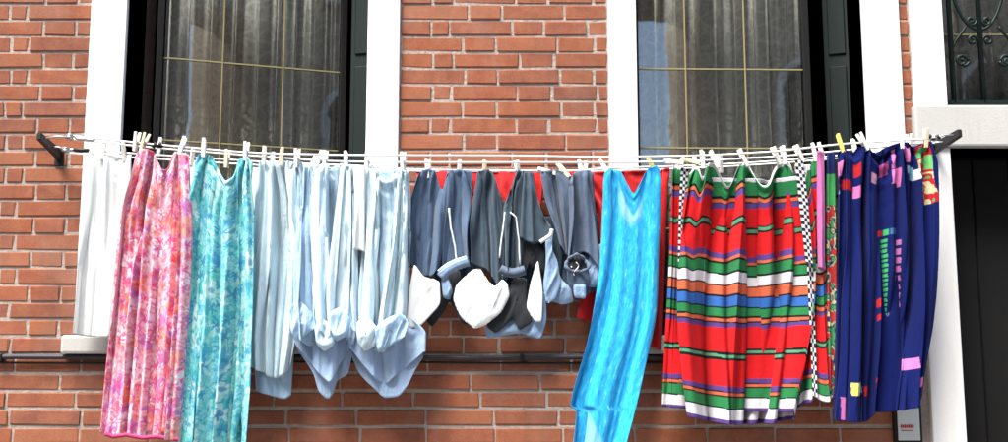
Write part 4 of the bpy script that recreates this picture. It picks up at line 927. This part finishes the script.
# folded striped skirt next to it
o = cloth('folded_skirt', M['stripe'], [(0, 811), (.4, 814), (.8, 816), (1, 817)], [(0, 818), (.4, 824), (.8, 829), (1, 834)], [(0, 160), (1, 158)], [(0, 398), (.5, 402), (1, 395)], DB - .005, 1, (.004, .012), 131, .04,
          col=lambda px, py, u, t, bk: stripes(170 + t * (418 - 170)), res=1.0)
tag(o, 'narrow folded striped skirt squeezed between the red striped skirt and the navy dress', 'skirt')
o = cloth('mauve_scarf', M['pink'], [(0, 817), (.5, 817), (1, 818)], [(0, 824), (.5, 825), (1, 825)], [(0, 151), (1, 151)], [(0, 268), (1, 271)], DB + .04, 1, (.002, .006), 132, .015); tag(o, 'narrow mauve scarf hanging before the folded striped skirt', 'scarf')
def col_green(px, py, u, t, bk):
    c = np.tile(np.array([[.05, .30, .09]]), (len(px), 1)); c[py < 174] = (.012, .02, .10); low = py > 206; c[low] = (.012, .02, .09)
    a = vnoise(px / 4.0, py / 5.5, 5); c[low & (a > .10)] = (.42, .03, .03); c[low & (a < -.2)] = (.06, .26, .09); c[low & (np.abs(a) < .05)] = (.5, .5, .25); return c
o = cloth('green_scarf', M['navy'], [(0, 827), (.3, 826), (1, 828)], [(0, 835), (.3, 836), (1, 838)], [(0, 153), (1, 152)], [(0, 392), (1, 396)], DB + .01, 1, (.002, .008), 133, .02, col=col_green, res=.9); tag(o, 'green and red printed scarf hanging against the navy dress', 'scarf')

# navy patchwork dress
NV = (.0018, .0075, .085); PKK = (.62, .17, .42); RR = (.42, .015, .02); GG = (.05, .38, .13); LB = (.28, .50, .68); YY = (.68, .62, .12); GP = (.20, .20, .40); WW = (.62, .68, .72)
PATCH = [((837, 841, 155, 171), PKK), ((838, 841, 180, 190), LB), ((842, 852, 176, 187), RR), ((853, 859, 182, 195), PKK), ((853, 859.5, 158, 172), RR), ((871, 877, 168, 179), (.45, .22, .34)), ((880, 888, 158, 172), (.32, .05, .18)),
         ((891, 894.5, 146, 168), PKK), ((891, 900, 169, 184), PKK), ((905, 910, 146, 162), PKK), ((909, 914, 166, 179), LB), ((914, 919, 169, 180), WW), ((897, 900, 184, 188), PKK),
         ((879, 884, 231, 237), RR), ((885, 889, 231, 237), GG), ((890, 896, 231, 237), (.04, .12, .30)), ((877, 882, 303, 312), RR), ((877, 882, 319, 325.5), RR), ((883, 888, 319, 325.5), GG), ((889, 894, 319, 325.5), GP), ((894.5, 898, 319, 325.5), (.35, .15, .35)),
         ((848, 856, 383, 395), YY), ((856, 861, 382, 393), LB), ((863, 867, 386, 396), RR), ((874, 879.5, 385, 411), RR), ((881, 886, 374, 385), GG), ((889, 895, 374, 384), GP), ((902, 915, 368, 380.5), PKK), ((840, 844, 398, 421), (.35, .10, .26)), ((916, 920, 392, 402), PKK)]
for q in range(15): PATCH.append(((883, 888, 241 + q * 5.2, 244.4 + q * 5.2), GG))
for q in range(8): PATCH.append(((896, 901, 243 + q * 9.2, 249 + q * 9.2), (.45, .14, .36)))
def col_navy(px, py, u, t, bk):
    c = np.tile(np.array([NV]), (len(px), 1))
    b = (px > 915 + (py - 146) * .15) & (px < 928 + (py - 146) * .13) & (py < 208); a = vnoise(px / 4.5, py / 5, 8)
    c[b] = RR; c[b & (a > .12)] = GG; c[b & (a < -.28)] = (.5, .5, .3); c[(px > 924) & (px < 931) & (py > 156) & (py < 171)] = (.16, .5, .16)
    for (x0, x1, y0, y1), k_ in PATCH: c[(px >= x0) & (px <= x1) & (py >= y0) & (py <= y1)] = k_
    c[bk] = NV; return c
nv = cloth('navy_dress', M['navy'], [(0, 837), (.3, 838), (.7, 837), (1, 835)], [(0, 933), (.3, 934), (.7, 931), (.93, 923), (1, 921)],
      [(0, 153), (.05, 150), (.18, 152), (.27, 146), (.42, 152), (.54, 146), (.70, 142), (.80, 146), (.93, 142), (1, 144)], [(0, 420), (.2, 422), (.38, 421), (.44, 413), (.7, 411), (.95, 405), (1, 396)],
      DA - .015, 5, (.016, .034), 143, .08, col=col_navy, res=.72, drift=.2, wr=.003, pleats=((.30, .02, .06), (.48, .02, .06), (.74, .025, .07), (.12, .02, .04),), sim=dict(pins=(.05, .28, .68, .94), gather=1.6, stiff=.07, cell=2.4, slack=1.05, mix=.9))
tag(nv, 'navy blue dress with small pink, red and green patches, beside the door jamb', 'dress')
cloth('side_strip', M['pink'], [(0, 924), (1, 919)], [(0, 929), (1, 923)], [(0, 330), (1, 330)], [(0, 384), (1, 384)], DA - .09, 1, (.001, .004), 142, .01, parent=nv)

# ------------------------------------------------------------------ clothespins
def pin_parts():
    out = []
    for s in (-1, 1):
        mb = MB(); z0, zm, z1 = -.030, .0, .045
        mb.bar((0, s * .0045, z0), (0, s * .0055, zm), .011, .006, up=(0, 1, 0), w2=.0135, h2=.0085)
        mb.bar((0, s * .0055, zm + .0004), (0, s * .0125, z1), .0135, .0085, up=(0, 1, 0), w2=.011, h2=.005)
        out.append(mb.mesh('prong', .0015))
    sp = MB().tube([Vector((-.008 + .016 * q / 30, .0075 * math.cos(q * 1.25), .003 + .0075 * math.sin(q * 1.25))) for q in range(31)], .0012, 5).mesh('spring')
    return out, sp
PR_ME, SP_ME = pin_parts()
pin_mesh = {}
def pin(px, py, ln, ang, label, mat='pinw'):
    """px,py: where the pin grips line ln; ang: tilt in degrees"""
    d, _ = LINES[ln]; loc = V(px, line_y(ln, px) + (py or 0), d)
    e = empty('clothespin', loc); e.scale = (1.35, 1.2, 1.15); e.rotation_euler = (rgb.uniform(-.12, .12), R(ang), rgb.uniform(-.5, .5)); tag(e, label, 'clothespin', 'clothespins along the lines')
    if mat not in pin_mesh:
        ms = []
        for m_ in PR_ME: c = m_.copy(); c.materials.append(M[mat]); ms.append(c)
        s_ = SP_ME.copy(); s_.materials.append(M['steel']); pin_mesh[mat] = (ms, s_)
    ms, s_ = pin_mesh[mat]
    for m_ in ms: o = bpy.data.objects.new('prong', m_); COL.objects.link(o); o.parent = e
    o = bpy.data.objects.new('spring', s_); COL.objects.link(o); o.parent = e
T = {'w': 'white clothespin holding the plain white cloth', 'p': 'white clothespin on a shoulder of the pink dress', 't': 'white clothespin on a shoulder of the teal dress', 's': 'white clothespin holding the light blue shirts',
     'd': 'white clothespin holding the denim shorts', 'r': 'clothespin at the white-edged waist of the red striped skirt', 'n': 'white clothespin holding the navy dress', 'k': 'white clothespin between the blue robe and striped skirt', 'b': 'white clothespin on the white towels behind the front row', 'c': 'white clothespin holding the narrow scarves and folded skirt'}
PINLAB = {(103, 'C'): 'white clothespin in the middle of the plain white cloth', (124, 'C'): 'white clothespin on the white cloth, beside the pink dress', (136, 'A'): 'white clothespin, lower of two on one pink dress strap',
    (143.5, 'A'): 'bare wood clothespin tilted on a strap of the pink dress', (181.5, 'A'): 'white clothespin on the pink dress strap next to the teal dress', (159, 'B'): 'white clothespin on the second line above the pink neckline', (203.5, 'A'): 'white clothespin on the teal dress strap next to the pink dress',
    (246, 'A'): 'white clothespin on the teal dress strap next to the blue shirts', (192, 'C'): 'white clothespin on the towel between the pink and teal dresses', (227, 'C'): 'bare wood clothespin behind the neckline of the teal dress', (264, 'B'): 'white clothespin on the palest blue shirt, beside the teal dress',
    (273, 'C'): 'white clothespin on the towel behind the palest blue shirt', (281, 'B'): 'bare wood clothespin on the palest blue shirt', (297, 'B'): 'white clothespin on the palest blue shirt, at its sleeve', (312, 'C'): 'white tilted clothespin behind the middle blue shirt', (319, 'B'): 'white tilted clothespin on the middle blue shirt',
    (325, 'B'): 'white upright clothespin on the middle blue shirt', (346, 'B'): 'white clothespin where the middle blue shirt meets the shirt by the denim', (367, 'B'): 'white clothespin above the white sleeve of the blue shirt by the denim', (371, 'C'): 'white clothespin on the third line behind the blue shirt by the denim', (403, 'B'): 'white clothespin on the blue shirt at the edge of the denim',
    (428, 'C'): 'white clothespin on the blue denim shorts, beside the blue shirt', (459.5, 'C'): 'white clothespin on the piped leg of the blue denim shorts', (484.5, 'C'): 'bare wood clothespin on the dark slate shorts', (518, 'C'): 'white clothespin on the second leg of the dark slate shorts', (549, 'C'): 'white clothespin lying over sideways on the line above the denim',
    (565, 'C'): 'bare wood clothespin leaning over on the grey denim shorts', (581, 'C'): 'white clothespin on the grey denim shorts, nearest the blue robe', (585, 'D'): 'white clothespin on the rear line above the grey denim shorts', (676, 'B'): 'white clothespin lying flat on the line beside the blue robe', (692, 'B'): 'bare wood clothespin lying flat beside the striped skirt',
    (694, 'C'): 'white upright clothespin on the third line beside the striped skirt', (703, 'B'): 'white upright clothespin at the edge of the red striped skirt', (715, 'B'): 'white tilted clothespin on the striped skirt peak nearest the blue robe', (720, 'C'): 'white clothespin on the third line behind the striped skirt', (744, 'B'): 'white clothespin on the middle peak of the red striped skirt',
    (777, 'B'): 'white tilted clothespin on the striped skirt peak nearest the navy dress', (784, 'B'): 'white upright clothespin on the striped skirt peak nearest the navy dress', (800, 'B'): 'white clothespin on the checked ribbon of the striped skirt', (815, 'B'): 'white clothespin on the narrow folded striped skirt', (822, 'B'): 'white clothespin on the narrow mauve scarf',
    (855, 'B'): 'white clothespin on the second line behind the navy dress', (864, 'A'): 'white tilted clothespin on the navy dress', (902, 'A'): 'white upright clothespin on the navy dress before the window jamb', (909, 'B'): 'white clothespin behind the navy dress, near the bracket by the door'}
for px, ln, ang, k, mat in ((103, 'C', 8, 'w', 'pinw'), (124, 'C', -6, 'w', 'pinw'), (136, 'A', 12, 'p', 'pinw'), (143.5, 'A', 18, 'p', 'pinc'), (181.5, 'A', 14, 'p', 'pinw'), (159, 'B', 6, 'b', 'pinw'), (203.5, 'A', 0, 't', 'pinw'), (246, 'A', 3, 't', 'pinw'), (192, 'C', 4, 'b', 'pinw'), (227, 'C', 2, 'b', 'pinc'),
                            (264, 'B', 2, 's', 'pinw'), (273, 'C', -3, 'b', 'pinw'), (281, 'B', 5, 's', 'pinc'), (297, 'B', 3, 's', 'pinw'), (319, 'B', 18, 's', 'pinw'), (325, 'B', 4, 's', 'pinw'), (312, 'C', 20, 'b', 'pinw'), (346, 'B', -3, 's', 'pinw'), (367, 'B', 6, 's', 'pinw'), (371, 'C', -8, 's', 'pinw'), (403, 'B', 2, 's', 'pinw'),
                            (428, 'C', -2, 'd', 'pinw'), (459.5, 'C', 0, 'd', 'pinw'), (484.5, 'C', 1, 'd', 'pinc'), (518, 'C', -12, 'd', 'pinw'), (549, 'C', -72, 'd', 'pinw'), (565, 'C', -40, 'd', 'pinc'), (581, 'C', -8, 'd', 'pinw'), (585, 'D', 6, 'b', 'pinw')):
    pin(px, 1.0, ln, ang, PINLAB.get((px, ln), T[k]), mat)
for px, ln, ang, lab, mat in ((606, 'C', -30, 'white clothespin on one shoulder of the bright blue robe', 'pinw'), (653, 'C', -25, 'yellow clothespin on one shoulder of the bright blue robe', 'piny'), (676, 'B', -80, T['k'], 'pinw'), (692, 'B', -75, T['k'], 'pinc'), (694, 'C', 5, T['k'], 'pinw'), (703, 'B', -5, T['r'], 'pinw'),
                              (715, 'B', -22, T['r'], 'pinw'), (720, 'C', -10, T['r'], 'pinw'), (744, 'B', -25, T['r'], 'pinw'), (777, 'B', -24, T['r'], 'pinw'), (784, 'B', -8, T['r'], 'pinw'), (800, 'B', -24, T['r'], 'pinw'), (815, 'B', -10, T['c'], 'pinw'), (822, 'B', -14, T['c'], 'pinw'),
                              (841, 'A', -14, 'yellow clothespin holding the navy dress beside the mauve scarf', 'piny'), (855, 'B', -8, T['n'], 'pinw'), (864, 'A', -26, T['n'], 'pinw'), (902, 'A', 0, T['n'], 'pinw'), (909, 'B', 5, T['n'], 'pinw'), (926, 'A', 2, 'cream clothespin standing upright on the navy dress beside the bracket', 'pinc')):
    pin(px, 1.0, ln, ang, PINLAB.get((px, ln), lab), mat)
